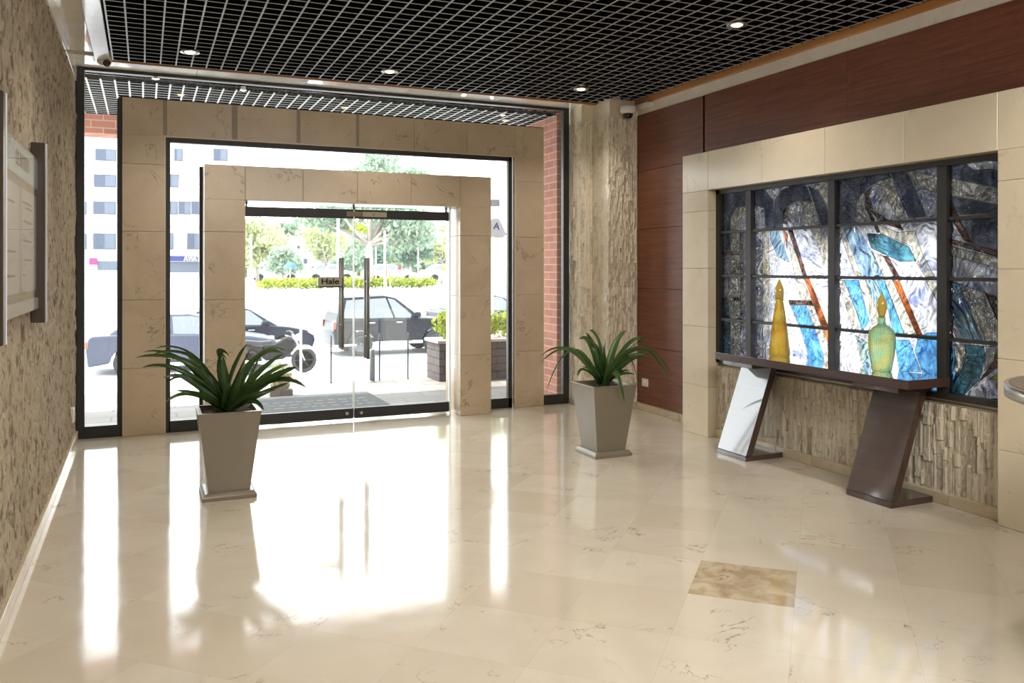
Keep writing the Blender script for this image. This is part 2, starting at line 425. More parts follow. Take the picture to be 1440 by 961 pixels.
# right wall: substrate + mahogany panels + smooth stone strip
b = MB(); b.box(XR + .02, 5.2, YB, 8.42, 0, 3.6); wr = struct(b.build('wall_right', M['surround']))
b = MB()
zs = [.07, .67, 1.28, 1.90, 2.51, 3.11]
for z0, z1 in zip(zs, zs[1:]): b.slab(XR, XR + .03, 6.43, 7.60, z0 + .002, z1 - .002, .002)
ys = [6.46, 4.70, 2.93, 1.16, -.6, YB]
b.slab(XR, XR + .03, 6.46, 7.60, 2.512, 3.108, .002) if False else None
for y1, y0 in zip(ys, ys[1:]): b.slab(XR, XR + .03, y0 + .002, y1 - .002, 2.30, 3.11, .002)
b.build('wood_panel', M['wood'], wr)
b = MB(); b.slab(XR + .01, XR + .05, YB, 7.6, 3.11, 3.40, .002); b.build('stone_strip', M['soffit'], wr)
b = MB(); b.box(XR - .03, XR + .02, YB, 7.9, 3.215, 3.275); b.box(XL + .17, XR, 7.885, 7.908, 3.247, 3.275); struct(b.build('trim_1', M['trimwood'], bevel=.004))
b = MB()
for y in np.arange(6.44, 7.58, .38): b.slab(XR - .015, XR + .03, y + .001, min(y + .379, 7.59), 0, .07, .003)
struct(b.build('baseboard_right', M['skirt']))

# stone surround of the art glass window
Y0, Y1 = 3.32, 6.05
b = MB()
zj = [0, .44, .97, 1.49, 2.0, 2.18]
def jamb(y0, y1):
    for z0, z1 in zip(zj, zj[1:]): b.slab(XS, XR + .02, y0 + .001, y1 - .001, z0 + .001, z1 - .001, .0025)
jamb(Y1, 6.43); jamb(2.90, Y0)
lj = [2.90, 3.32, 3.975, 4.67, 5.35, 6.05, 6.43]
for y0, y1 in zip(lj, lj[1:]): b.slab(XS, XR + .02, y0 + .001, y1 - .001, 2.18, 2.52, .0025)
b.slab(XS + .13, XR + .02, Y0, Y1, .62, .665, .003)
struct(b.build('trim_2', M['surround']))
b = MB(); b.box(4.645, XR + .02, Y0, Y1, 0, .64); wn = struct(b.build('wall_niche', M['niche_stone']))
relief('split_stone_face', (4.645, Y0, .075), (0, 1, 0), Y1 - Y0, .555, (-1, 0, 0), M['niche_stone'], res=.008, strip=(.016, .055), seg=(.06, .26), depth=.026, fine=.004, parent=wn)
b = MB()
for k in range(7): b.slab(4.612, 4.65, Y0 + k * .39 + .001, Y0 + (k + 1) * .39 - .001, 0, .075, .003)
struct(b.build('baseboard_niche', M['skirt']))

# stepped stone column in the far right corner
cp = struct(MB().build('wall_column', M['surround']))
b = MB(); b.box(4.455, 5.0, 7.605, 8.0, 0, 3.6); b.box(4.315, 5.0, 7.96, 8.42, 0, 3.6); b.build('column_core', M['surround'], cp)
H = 3.0
relief('stone_face', (4.44, 7.605, .075), (1, 0, 0), .35, H, (0, -1, 0), M['col_stone'], res=.010, strip=(.012, .035), seg=(.03, .14), depth=.018, fine=.007, parent=cp)
relief('stone_face', (4.455, 7.6, .075), (0, 1, 0), .36, H, (-1, 0, 0), M['col_stone'], res=.012, strip=(.02, .06), seg=(.05, .2), depth=.005, fine=.005, parent=cp)
relief('stone_face', (4.30, 7.96, .075), (1, 0, 0), .15, H, (0, -1, 0), M['col_stone'], res=.010, strip=(.02, .05), seg=(.05, .22), depth=.016, fine=.005, parent=cp)
relief('stone_face', (4.315, 7.95, .075), (0, 1, 0), .30, H, (-1, 0, 0), M['col_stone'], res=.010, strip=(.02, .05), seg=(.05, .22), depth=.018, fine=.005, parent=cp)
b = MB(); b.slab(4.435, 4.80, 7.575, 7.61, 0, .075, .003); b.slab(4.42, 4.46, 7.575, 7.95, 0, .075, .003); b.slab(4.285, 4.46, 7.925, 7.965, 0, .075, .003); b.slab(4.28, 4.32, 7.925, 8.24, 0, .075, .003)
struct(b.build('baseboard_column', M['skirt']))

# front wall pieces: lintel beam over the glazing, left return
b = MB()
for x0, x1 in zip(np.arange(-.55, 4.4, .98), np.arange(.43, 5.4, .98)): b.slab(x0 + .001, min(x1, 4.86) - .001, 7.90, 8.40, 3.25, 3.6, .002)
struct(b.build('wall_front', M['soffit']))
b = MB(); b.box(-.8, XL + .01, 8.24, 8.42, 0, 3.6); struct(b.build('trim_3', M['soffit']))

# ceiling: dark void, open-cell grid, soffit strip on the left
b = MB(); b.box(-.8, 5.2, YB, 8.4, 3.62, 3.75); b.box(-.27, 4.85, 7.87, 7.90, 3.27, 3.62); b.box(-.29, -.27, YB, 7.9, 3.27, 3.62); ce = struct(b.build('ceiling', M['black']))
def grid(x0, x1, y0, y1, z, pitch, t, hgt, name, parent, edge):
    b = MB()
    for k in range(int((x1 - x0) / pitch) + 1):
        x = x0 + k * pitch; b.box(x - t * .35, x + t * .35, y0, y1, z, z + hgt, 0); b.box(x - t / 2, x + t / 2, y0, y1, z - .003, z, 1)
    for k in range(int((y1 - y0) / pitch) + 1):
        y = y1 - k * pitch; b.box(x0, x1, y - t * .35, y + t * .35, z + .001, z + hgt - .001, 0); b.box(x0, x1, y - t * .3, y + t * .3, z - .0028, z + .0002, 1)
    return b.build(name, [M['gridside'], edge], parent, fix=False)
grid(-.245, 4.78, .5, 7.86, 3.262, .124, .012, .05, 'open_cell_grid', ce, M['gridedge'])
b = MB(); b.slab(-.38, -.265, YB, 7.9, 3.235, 3.30, .002); struct(b.build('trim_4', plain('white_lacquer_channel', (.74, .70, .64), .12, var=.12, vscale=9)))
b = MB()
for y1 in np.arange(7.55, -2.4, -1.2): b.slab(-.56, -.382, y1 - 1.198, y1, 3.24, 3.40, .002)
b.slab(-.56, -.382, 7.72, 7.9, 3.245, 3.4, .002); b.box(-.56, -.38, 7.5, 7.8, 3.34, 3.4)
struct(b.build('trim_5', M['soffit']))

# ================================================================== GLAZED FRONT
GY = 8.22
def bar(b, x0, x1, z0, z1, y0=GY - .03, y1=GY + .03): b.box(x0, x1, y0, y1, z0, z1)
w1 = shell('window_1')
b = MB()
bar(b, -.545, -.48, 0, 3.25); bar(b, 4.215, 4.285, 0, 3.25); bar(b, -.48, 4.215, 3.222, 3.25)
bar(b, -.48, -.16, 0, .105); bar(b, 3.94, 4.215, 0, .105)
bar(b, -.222, -.175, .105, 3.0); bar(b, -.20, 3.97, 2.99, 3.02)
b.build('window_frame', M['darkmetal'], w1, bevel=.003)
b = MB(); b.box(-.485, -.2, GY - .004, GY + .004, .1, 3.2); b.build('glass_pane', M['glass'], w1)
b = MB(); b.box(3.94, 4.22, GY - .004, GY + .004, .1, 3.2); b.build('glass_pane', M['glass'], w1)
b = MB(); b.box(-.2, 3.94, GY - .004, GY + .004, 3.01, 3.2); b.build('glass_pane', M['glass'], w1)
w2 = shell('window_2')
b = MB()
bar(b, .172, .215, 0, 2.68); bar(b, 3.555, 3.60, 0, 2.68); bar(b, .2, 3.6, 2.632, 2.68)
bar(b, .2, .50, 0, .105); bar(b, 3.24, 3.6, 0, .105); bar(b, .462, .494, 0, 2.425)
b.build('window_frame', M['darkmetal'], w2, bevel=.003)
b = MB(); b.box(.21, .47, GY - .004, GY + .004, .1, 2.64); b.build('glass_pane', M['glass'], w2)
b = MB(); b.box(3.25, 3.56, GY - .004, GY + .004, .1, 2.64); b.build('glass_pane', M['glass'], w2)
b = MB(); b.box(.47, 3.25, GY - .004, GY + .004, 2.425, 2.64); b.build('glass_pane', M['glass'], w2)

# outer marble portal
b = MB()
PJ = [0, .60, 1.21, 1.82, 2.42, 2.68]
for x0, x1 in ((-.18, .17), (3.62, 3.956)):
    for z0, z1 in zip(PJ, PJ[1:]): b.slab(x0, x1, YD, GY - .005, z0 + .001, z1 + (-.001 if z1 < 2.6 else 0), .0025)
    for z0, z1 in zip(PJ, PJ[1:]): b.slab(x0, x1, GY + .005, 8.32, z0 + .001, z1 + (-.001 if z1 < 2.6 else 0), .0025)
LJ = [-.18, .17, .767, 1.35, 1.92, 2.50, 3.07, 3.62, 3.956]
for x0, x1 in zip(LJ, LJ[1:]):
    b.slab(x0 + .001, x1 - .001, YD, GY - .005, 2.68, 3.005, .0025); b.slab(x0 + .001, x1 - .001, GY + .005, 8.32, 2.68, 3.005, .0025)
pt = struct(b.build('trim_6', M['portal']))
b = MB()
for x, w in ((.17, .034), (.767, .052), (1.35, .034), (1.92, .030)): b.box(x - w / 2, x + w / 2, YD - .002, YD + .01, 2.69, 3.002)
b.build('grey_joint_strip', plain('grey_joint_tone', (.30, .25, .19), .4, var=.2, vscale=14), pt)  # grey bands over the first lintel joints
b = MB()
for z in (2.63, 2.71): pass
b.box(.17, 3.62, YD - .001, YD + .05, 2.674, 2.682); b.box(3.612, 3.622, YD, GY - .03, 0, 2.68); b.box(.168, .175, YD, GY - .03, 0, 2.68)
b.build('pale_edge_strip', M['surround'], pt)
# inner marble portal (box portal in front of the door)
b = MB()
for x0, x1 in ((.49, .839), (2.914, 3.25)):
    for z0, z1 in zip([0, .61, 1.21, 1.82, 2.11], [.61, 1.21, 1.82, 2.11]): b.slab(x0, x1, 7.93, 8.37, z0 + .001, z1 + (-.001 if z1 < 2.1 else 0), .0025)
IJ = [.49, .839, 1.353, 1.868, 2.40, 2.914, 3.25]
for x0, x1 in zip(IJ, IJ[1:]): b.slab(x0 + .001, x1 - .001, 7.93, 8.37, 2.11, 2.422, .0025)
struct(b.build('trim_7', M['portal']))

# the glass door: two leaves
d1 = shell('door_1')
DY = 8.13; XM = 1.876
for x0, x1, s in ((.845, XM - .006, -1), (XM + .006, 2.855, 1)):
    b = MB(); b.box(x0, x1, DY - .006, DY + .006, .01, 2.07); lf = b.build('glass_leaf', M['glass'], d1)
    b = MB(); b.box(x0, x1, DY - .02, DY + .02, 1.975, 2.065); b.build('top_rail', M['darkmetal'], d1, bevel=.003)
    b = MB(); b.box(x0, x1, DY - .022, DY + .022, .022, .122); b.build('bottom_rail', M['darkmetal'], d1, bevel=.003)
    b = MB(); xe = x1 if s < 0 else x0; b.box(xe - .003, xe + .003, DY - .008, DY + .008, .1, 1.98); b.build('polished_glass_edge', M['glassedge'], d1)
    hx = 1.755 if s < 0 else 2.006; zb = .72 if s < 0 else .60
    for dy in (-.055, .055):
        b = MB(); b.tube([(hx, DY + dy, zb), (hx, DY + dy, 1.59)], .0155, 16); 
        for z in (zb + .22, 1.36): b.tube([(hx, DY, z), (hx, DY + dy, z)], .009, 10)
        b.build('door_handle', M['handle'], d1)
    b = MB(); b.lathe([(.0, 0), (.016, .0), (.016, .01), (.0, .012)], (0, 0, 0), 16, mat=Matrix.Translation((XM + s * .07, DY - .022, .075)) @ Matrix.Rotation(PI / 2, 4, 'X')); b.build('lock_cylinder', M['steel'], d1)
b = MB(); b.slab(1.80, 1.95, DY - .035, DY - .018, 1.995, 2.045, .003, 0); b.slab(1.955, 2.20, DY - .035, DY - .018, 1.995, 2.045, .003, 1); b.box(2.06, 2.075, DY - .037, DY - .034, 2.012, 2.022, 2)
b.build('lock_box', [M['taupe'], plain('beige_lock_plate', (.52, .47, .36), .4), M['ink']], d1)
b = MB(); b.box(2.862, 2.874, DY - .02, DY + .02, 0, 2.11); b.build('jamb_glass_strip', M['glassedge'], d1)
for x in (.87, XM, 2.83):
    b = MB(); b.box(x - .008, x + .008, DY - .012, DY + .012, 2.06, 2.112); b.build('pivot', M['darkmetal'], d1)
# pull sign
HS = thing('pull_sign', 'small beige and dark plate reading Hale on left door handle', 'sign', (1.63, DY - .08, 1.31))
b = MB(); b.slab(1.515, 1.745, DY - .083, DY - .071, 1.315, 1.405, .002, 0); b.box(1.515, 1.745, DY - .084, DY - .07, 1.305, 1.318, 1); b.build('plate', [plain('beige_sign_plate', (.40, .36, .28), .4), M['darkmetal']], HS)
b = MB(); text_mesh('Hale', .072, b, Matrix.Translation((1.63, DY - .0845, 1.362)) @ Matrix.Rotation(PI / 2, 4, 'X') @ Matrix.Diagonal((1.3, 1, 1, 1)), bold=.001); b.build('lettering', M['black'], HS)

# ================================================================== CEILING FITTINGS
DL = None; lampd = None
spots = [(.34, 7.30, 'round recessed downlight in the grid nearest the left wall'), (2.01, 7.30, 'round recessed downlight in the grid above the glass door'),
         (3.935, 7.27, 'round recessed downlight in the grid by the stone column'), (3.925, 4.89, 'round recessed downlight in the grid nearest the camera')]
for i, (x, y, lb) in enumerate(spots):
    if DL is None:
        DL = thing('downlight', lb, 'ceiling light', (x, y, 3.25), 'recessed downlights in the grid ceiling')
        b = MB(); b.lathe([(.052, .0), (.075, -.004), (.075, .004), (.07, .01), (.055, .012), (.052, .0)], (x, y, 3.252), 28); b.build('trim_ring', M['steel'], DL)
        b = MB(); b.lathe([(.054, .008), (.052, .08), (.0, .085)], (x, y, 3.252), 24); b.build('can', M['steel'], DL)
        b = MB(); b.lathe([(.0, -.012), (.025, -.009), (.042, .0), (.05, .012), (.03, .05)], (x, y, 3.252), 24); b.build('bulb', M['bulb'], DL)
    else: dup(DL, (x, y, 3.25), lb)
SPOT = []
for x in (.34, 2.01, 3.93):
    for y in (7.28, 4.9, 2.5):
        ld = bpy.data.lights.new('spot', 'SPOT'); ld.energy = 60; ld.color = (1, .91, .80); ld.spot_size = 2.1; ld.spot_blend = .8; ld.shadow_soft_size = .05
        lo = bpy.data.objects.new('spot_lamp', ld); COL.objects.link(lo); lo.location = (x, y, 3.235); SPOT.append(ld)

# cameras
dc = thing('dome_camera', 'white dome security camera on the stone column top', 'security camera', (4.62, 7.52, 3.10))
b = MB(); b.lathe([(.0, .085), (.075, .085), (.085, .07), (.085, .025), (.07, .005), (.055, .0)], (4.62, 7.51, 3.10), 28); b.build('housing', M['white'], dc)
b = MB(); b.lathe([(.056, .004), (.05, -.022), (.032, -.044), (.0, -.052)], (4.62, 7.51, 3.10), 24); b.build('dome', M['lens'], dc)
b = MB(); b.box(4.60, 4.64, 7.58, 7.61, 3.10, 3.16); b.build('bracket', M['white'], dc)
p = on(147, 84, Y=7.82)
tc = thing('turret_camera', 'small beige turret security camera hanging above the front glazing', 'security camera', p)
b = MB(); b.lathe([(.0, .07), (.062, .07), (.066, .055), (.060, .035), (.06, .0), (.054, -.03), (.035, -.05), (.0, -.056)], p, 28); b.build('housing', plain('cream_plastic', (.62, .53, .40), .45), tc)
q = Vector((0.35, -.8, -.45)).normalized(); R = q.to_track_quat('Z', 'Y').to_matrix().to_4x4()
b = MB(); b.lathe([(.030, .04), (.030, .058), (.024, .060), (.022, .056), (.0, .056)], (0, 0, 0), 20, mat=Matrix.Translation(p + Vector((0, 0, -.012))) @ R); b.build('lens', M['lens'], tc)
b = MB(); b.box(p.x - .05, p.x + .05, p.y - .05, p.y + .06, p.z + .068, 3.262); b.build('mount', M['white'], tc)
b = MB(); b.slab(4.72, 4.80, 7.30, 7.52, 3.16, 3.20, .004); tag(b.build('sensor_box', M['white']), 'flat white sensor box under the orange ceiling trim', 'sensor')

# sockets
b = MB(); pr = on(907, 538, X=XR); b.slab(XR - .012, XR + .002, pr.y - .065, pr.y + .045, pr.z - .04, pr.z + .04, .004); so = thing('wall_socket', 'white wall socket low on the mahogany panelling', 'socket', (XR, pr.y, pr.z)); b.build('cover_plate', M['white'], so)
b = MB(); b.lathe([(0, .002), (.02, .002), (.02, 0)], (0, 0, 0), 16, mat=Matrix.Translation((XR - .012, pr.y - .01, pr.z)) @ Matrix.Rotation(-PI / 2, 4, 'Y')); b.build('outlet_face', M['paper'], so)
b = MB(); pr = on(104, 584, X=XL + .02); b.slab(XL - .01, XL + .022, pr.y - .04, pr.y + .04, pr.z - .06, pr.z + .06, .004); so = thing('wall_socket', 'white wall socket low on the rough stone wall by glazing', 'socket', (XL, pr.y, pr.z)); b.build('cover_plate', M['white'], so)
b = MB(); b.lathe([(0, .002), (.02, .002), (.02, 0)], (0, 0, 0), 16, mat=Matrix.Translation((XL + .022, pr.y, pr.z)) @ Matrix.Rotation(PI / 2, 4, 'Y')); b.build('outlet_face', M['paper'], so)

# ================================================================== NOTICE BOARD
nb = thing('notice_board', 'glass notice board with papers and dark bars on left stone wall', 'notice board', (XL + .03, 4.3, 1.21))
for y in (3.56, 4.96):
    b = MB(); b.slab(-.536, -.47, y - .03, y + .03, 1.213, 2.144, .004, 0); b.box(-.478, -.466, y + .028, y + .034, 1.213, 2.144, 1)
    b.build('side_bar', [M['brownbar'], M['paper']], nb)
b = MB(); b.box(-.512, -.504, 3.58, 4.94, 1.90, 2.045); hd = b.build('header_strip', M['cyan'], nb)
b = MB()
RX = Matrix.Rotation(PI / 2, 4, 'Z') @ Matrix.Rotation(PI / 2, 4, 'X')
text_mesh('DE INTERES', .088, b, Matrix.Translation((-.5035, 4.36, 1.972)) @ RX, bold=.002)
b.build('lettering', M['ink'], hd)
b = MB(); b.box(-.528, -.515, 3.58, 4.94, 1.31, 2.0); b.build('backing_board', M['taupe'], nb)
b = MB(); b.box(-.512, -.5, 3.58, 4.94, 1.29, 1.345); b.build('bottom_strip', M['paper'], nb)
for y0, y1 in ((3.60, 4.29), (4.33, 4.90)):
    b = MB(); b.box(-.511, -.5075, y0, y1, 1.385, 1.86); z = 1.80
    while z > 1.41:
        for q in range(random.choice((1, 2, 2))):
            a = y0 + random.uniform(.06, .16); 
            while a < y1 - .18:
                w = random.uniform(.03, .09); b.box(-.5078, -.5068, a, a + w, z - .006, z + .004, 1); a += w + .012
                if random.random() < .18: break
            z -= .022
        z -= random.uniform(.015, .07)
    if y0 > 4:
        for k in range(28): b.box(-.5078, -.5066, y0 + .012, y0 + .024, 1.39 + k * .0168, 1.398 + k * .0168, 1)
    b.build('paper_sheet', [M['paper'], M['ink']], nb)
b = MB(); b.box(-.498, -.495, 3.60, 4.94, 1.29, 2.045); b.build('cover_glass', M['cleanglass'], nb)

# ================================================================== ART GLASS WINDOW
GX = 4.655
w3 = shell('window_3')
b = MB()
def fr(y0, y1, z0, z1, x0=4.625, x1=4.69): b.box(x0, x1, y0, y1, z0, z1)
fr(3.32, 6.05, .665, .705); fr(3.32, 6.05, 2.14, 2.18); fr(6.0, 6.05, .665, 2.18); fr(3.32, 3.34, .665, 2.18)
for y0, y1 in ((5.586, 5.65), (4.66, 4.727), (3.726, 3.798)): fr(y0, y1, .7, 2.15)
for z in (1.044, 1.425, 1.805):
    fr(3.32, 6.05, z - .011, z + .011, 4.635)
b.build('window_frame', M['darkmetal'], w3, bevel=.002)
G = {'wave': art_glass('clear_swirl_glass', (.90, .91, .97), 'wave'), 'smoke': art_glass('smoke_ripple_glass', (.30, .34, .40), 'ripple'),
     'gold': art_glass('pale_gold_hammered_glass', (.94, .86, .66), 'hammer'), 'blue': art_glass('bright_blue_hammered_glass', (.14, .52, .95), 'hammer', scale=.8),
     'lblue': art_glass('pale_blue_glass', (.5, .78, .98), 'wave'), 'teal': art_glass('teal_ripple_glass', (.10, .36, .44), 'water'),
     'brown': art_glass('dark_brown_glass', (.16, .06, .03), 'water', strength=.4), 'amber': art_glass('amber_red_glass', (.80, .19, .03), 'water', strength=.6),
     'yellow': art_glass('yellow_glass', (.95, .75, .12), 'wave')}
for y0, y1 in ((5.64, 6.01), (4.72, 5.60), (3.79, 4.67), (3.33, 3.735)):
    b = MB(); b.add([(GX + .004, y0, .69), (GX + .004, y1, .69), (GX + .004, y1, 2.15), (GX + .004, y0, 2.15)], [(3, 2, 1, 0)]); b.build('clear_glass_pane', G['wave'], w3, fix=False)
def A(*p): return [on(1000 + x / 5.34, 210 + y / 5.34, X=GX) for x, y in p]
def B(*p): return [on(1160 + x / 5.058, 210 + y / 5.058, X=GX) for x, y in p]
def C(*p): return [on(1000 + x / 5.06, 370 + y / 5.06, X=GX) for x, y in p]
def D(*p): return [on(1160 + x / 4.577, 380 + y / 4.577, X=GX) for x, y in p]
pieces = [
 ('gold', A((150, 945), (150, 520), (190, 440), (285, 420), (285, 470), (240, 500), (215, 560), (215, 945))),
 ('smoke', A((75, 760), (75, 330), (285, 300), (285, 418), (190, 438), (148, 520), (148, 760))),
 ('gold', C((140, 0), (210, 0), (210, 660), (140, 640))), ('brown', A((70, 765), (215, 765), (215, 795), (70, 795))),
 ('brown', A((220, 620), (245, 620), (245, 950), (220, 950))), ('brown', C((60, 245), (208, 245), (208, 272), (60, 272))), ('brown', C((210, 0), (234, 0), (234, 480), (210, 480))),
 ('teal', C((60, 275), (132, 275), (132, 405), (60, 405))), ('teal', C((60, 420), (138, 420), (138, 660), (60, 640))),
 ('smoke', A((470, 590), (480, 380), (530, 310), (600, 272), (690, 265), (725, 285), (760, 390), (640, 390), (570, 430), (543, 500), (540, 590))),
 ('smoke', A((325, 300), (400, 300), (466, 380), (480, 590), (410, 590), (400, 440), (325, 420))),
 ('gold', A((740, 262), (895, 235), (895, 460), (872, 420), (805, 308))), ('smoke', A((728, 272), (802, 312), (870, 430), (890, 570), (832, 575), (782, 430))),
 ('gold', A((610, 397), (757, 394), (830, 578), (740, 582), (690, 440), (650, 415))), ('brown', A((540, 460), (600, 408), (588, 440), (577, 480), (577, 560), (545, 560))),
 ('gold', A((755, 590), (832, 590), (895, 760), (895, 945), (868, 900))), ('gold', A((390, 602), (430, 602), (440, 950), (390, 950))), ('gold', C((370, 0), (415, 0), (415, 520), (370, 620))),
 ('lblue', A((440, 610), (500, 602), (590, 850), (500, 805), (450, 680))), ('gold', A((580, 690), (640, 760), (692, 955), (632, 955))),
 ('brown', A((577, 602), (612, 602), (722, 955), (694, 955))), ('amber', A((542, 602), (577, 640), (572, 745))),
 ('gold', C((590, 115), (640, 115), (720, 262), (650, 262))),
 ('amber', C((665, 112), (702, 112), (855, 500), (855, 630), (800, 480))), ('brown', C((553, 265), (718, 268), (732, 302), (560, 296))),
 ('blue', C((565, 300), (682, 305), (803, 660), (790, 745), (680, 735), (690, 650), (640, 480))), ('gold', C((690, 306), (734, 306), (855, 650), (855, 755), (795, 740), (808, 660))),
 ('smoke', B((95, 200), (300, 175), (450, 155), (478, 200), (380, 230), (290, 280), (230, 370), (220, 500), (95, 380))),
 ('smoke', B((95, 385), (218, 505), (250, 530), (95, 530))),
 ('gold', B((290, 282), (222, 380), (226, 500), (302, 512), (287, 420), (277, 340))), ('gold', B((340, 240), (430, 202), (480, 230), (602, 490), (520, 500), (472, 400), (410, 262))),
 ('brown', B((332, 265), (285, 320), (290, 420), (372, 592), (393, 592), (322, 425), (318, 330))), ('brown', B((322, 350), (352, 440), (450, 500), (530, 515), (562, 575), (400, 522), (322, 432))),
 ('smoke', B((467, 160), (580, 148), (640, 270), (702, 420), (722, 478), (602, 490), (540, 360))), ('gold', B((582, 145), (700, 170), (818, 200), (818, 312), (652, 270))),
 ('gold', B((370, 530), (520, 592), (640, 580), (702, 760), (782, 905), (720, 912), (640, 790), (622, 692), (500, 640), (400, 602))),
 ('teal', B((300, 600), (400, 604), (600, 692), (652, 795), (540, 800), (430, 750), (330, 702))), ('gold', B((95, 560), (130, 560), (262, 908), (220, 908))),
 ('lblue', B((135, 560), (230, 555), (340, 735), (420, 908), (268, 908))),
 ('gold', B((340, 732), (418, 760), (492, 905), (422, 912))), ('brown', B((420, 757), (452, 762), (542, 922), (502, 922))),
 ('gold', D((85, 68), (123, 64), (200, 252), (288, 480), (280, 562), (240, 610), (190, 410))), ('blue', D((126, 64), (215, 64), (290, 330), (240, 392), (202, 260))),
 ('gold', D((218, 64), (262, 64), (332, 250), (342, 330), (310, 352))), ('lblue', D((265, 64), (338, 64), (395, 200), (345, 260))), ('blue', D((340, 64), (383, 68), (520, 432), (450, 432), (400, 230))),
 ('gold', D((387, 70), (440, 70), (600, 432), (524, 432))), ('amber', D((440, 68), (482, 68), (627, 412), (602, 437))), ('gold', D((655, 75), (740, 75), (740, 232))),
 ('blue', D((450, 447), (545, 452), (622, 655), (480, 650))), ('lblue', D((200, 420), (292, 480), (300, 620), (250, 615))), ('blue', D((580, 520), (600, 440), (660, 405), (742, 400), (742, 780), (690, 800), (640, 690), (610, 602))),
 ('gold', B((888, 205), (1290, 292), (1290, 402), (888, 327))), ('brown', B((885, 345), (1052, 672), (992, 652), (885, 462))), ('brown', B((885, 635), (1290, 740), (1290, 785), (885, 667))),
 ('gold', B((888, 690), (1290, 788), (1290, 865), (888, 752))), ('smoke', B((888, 95), (1000, 100), (1060, 150), (1180, 140), (1290, 160), (1290, 285), (888, 200))),
 ('smoke', B((940, 480), (1290, 450), (1290, 735), (1060, 680))), ('smoke', B((895, 335), (1290, 408), (1290, 445), (940, 470))),
 ('lblue', D((812, 75), (860, 85), (1022, 462), (900, 462), (806, 250))), ('gold', D((862, 85), (1040, 150), (1115, 330), (1115, 475), (1026, 470))),
 ('brown', D((1030, 145), (1100, 165), (1160, 260), (1160, 590), (990, 722), (1090, 580), (1120, 480), (1115, 330))),
 ('teal', D((905, 480), (1025, 490), (1035, 560), (1000, 700), (900, 802), (806, 817), (806, 730), (870, 662), (912, 560))),
 ('blue', D((806, 480), (830, 480), (850, 600), (830, 640), (868, 672), (806, 770))), ('gold', D((832, 480), (903, 480), (908, 560), (850, 677), (836, 620))),
 ('gold', D((1040, 490), (1105, 490), (1090, 570), (1030, 652))), ('yellow', D((1060, 702), (1160, 635), (1160, 712)))]
lead = MB()
for i, (k, P) in enumerate(pieces):
    P = [Vector((GX, min(6.02, max(3.33, p.y)), min(2.15, max(.69, p.z)))) for p in P]
    x = GX - .0004 * (i % 5)
    b = MB(); b.add([(x, p.y, p.z) for p in P], [list(range(len(P)))[::-1]])
    o = b.build('glass_piece', G[k], w3, fix=False)
    me = o.data
    if me.polygons[0].normal.x > 0: me.flip_normals()
    for p, q in zip(P, P[1:] + P[:1]):
        d = q - p; L = d.length
        if L < 1e-4: continue
        n = Vector((0, -d.z, d.y)) / L * .0017
        lead.add([(GX - .003, *(p + n).yz), (GX - .003, *(q + n).yz), (GX - .003, *(q - n).yz), (GX - .003, *(p - n).yz)], [(0, 1, 2, 3)])
lead.build('lead_came', M['lead'], w3, fix=False)
# added glowing sheet behind the glass: backlight falloff and bright streaks painted into emission
def backing_glow():
    m, nt, out = new_mat('glowing_backing_sheet'); N = NT(nt)
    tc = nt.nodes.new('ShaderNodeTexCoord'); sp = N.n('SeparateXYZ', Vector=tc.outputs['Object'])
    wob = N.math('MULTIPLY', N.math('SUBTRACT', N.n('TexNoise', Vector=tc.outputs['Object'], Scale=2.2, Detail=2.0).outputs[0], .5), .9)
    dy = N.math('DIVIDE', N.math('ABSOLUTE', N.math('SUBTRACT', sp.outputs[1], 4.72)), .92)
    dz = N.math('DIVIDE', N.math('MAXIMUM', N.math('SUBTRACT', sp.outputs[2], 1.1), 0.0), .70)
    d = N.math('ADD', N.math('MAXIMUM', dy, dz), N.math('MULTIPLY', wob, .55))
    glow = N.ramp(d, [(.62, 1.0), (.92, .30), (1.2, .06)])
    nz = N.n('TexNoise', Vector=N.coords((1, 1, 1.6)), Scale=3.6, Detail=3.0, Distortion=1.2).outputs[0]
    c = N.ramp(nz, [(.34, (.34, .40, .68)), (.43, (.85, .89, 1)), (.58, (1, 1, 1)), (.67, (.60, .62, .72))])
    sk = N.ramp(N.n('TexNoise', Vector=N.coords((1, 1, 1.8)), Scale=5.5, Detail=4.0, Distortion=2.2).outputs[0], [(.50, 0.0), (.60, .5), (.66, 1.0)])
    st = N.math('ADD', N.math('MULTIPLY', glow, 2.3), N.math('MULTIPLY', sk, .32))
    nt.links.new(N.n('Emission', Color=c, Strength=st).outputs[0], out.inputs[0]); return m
b = MB(); b.box(4.802, 4.808, 3.3, 6.06, .66, 2.19); b.build('glowing_sheet', backing_glow(), w3)

# ================================================================== CONSOLE TABLE
ct = thing('console_table', 'dark brown lacquered console table with slanted legs under art glass window', 'table', (4.43, 4.65, 0))
b = MB(); b.slab(4.25, 4.615, 3.69, 5.57, .752, .808, .003); tt_ = b.build('tabletop', M['console2'], ct); b = MB(); b.slab(4.252, 4.613, 3.692, 5.568, .8075, .8095, .0005); b.build('glossy_surface', M['consoletop'], tt_)
for y0, y1 in ((3.81, 4.17), (5.18, 5.53)):
    b = MB(); t = .055
    b.prism([(4.245, .04), (4.245 + t * 1.1, .04), (4.555, .715), (4.555 - t * 1.1, .715)], 'y', y0, y1); lg = b.build('leg', M['console'], ct, bevel=.002)
    b = MB(); b.slab(4.24, 4.605, y0 - .002, y1 + .002, 0, .04, .003); b.build('foot_plate', M['console'], lg)
    b = MB(); b.slab(4.30, 4.60, y0 - .002, y1 + .002, .712, .753, .003); b.build('top_plate', M['console'], lg)

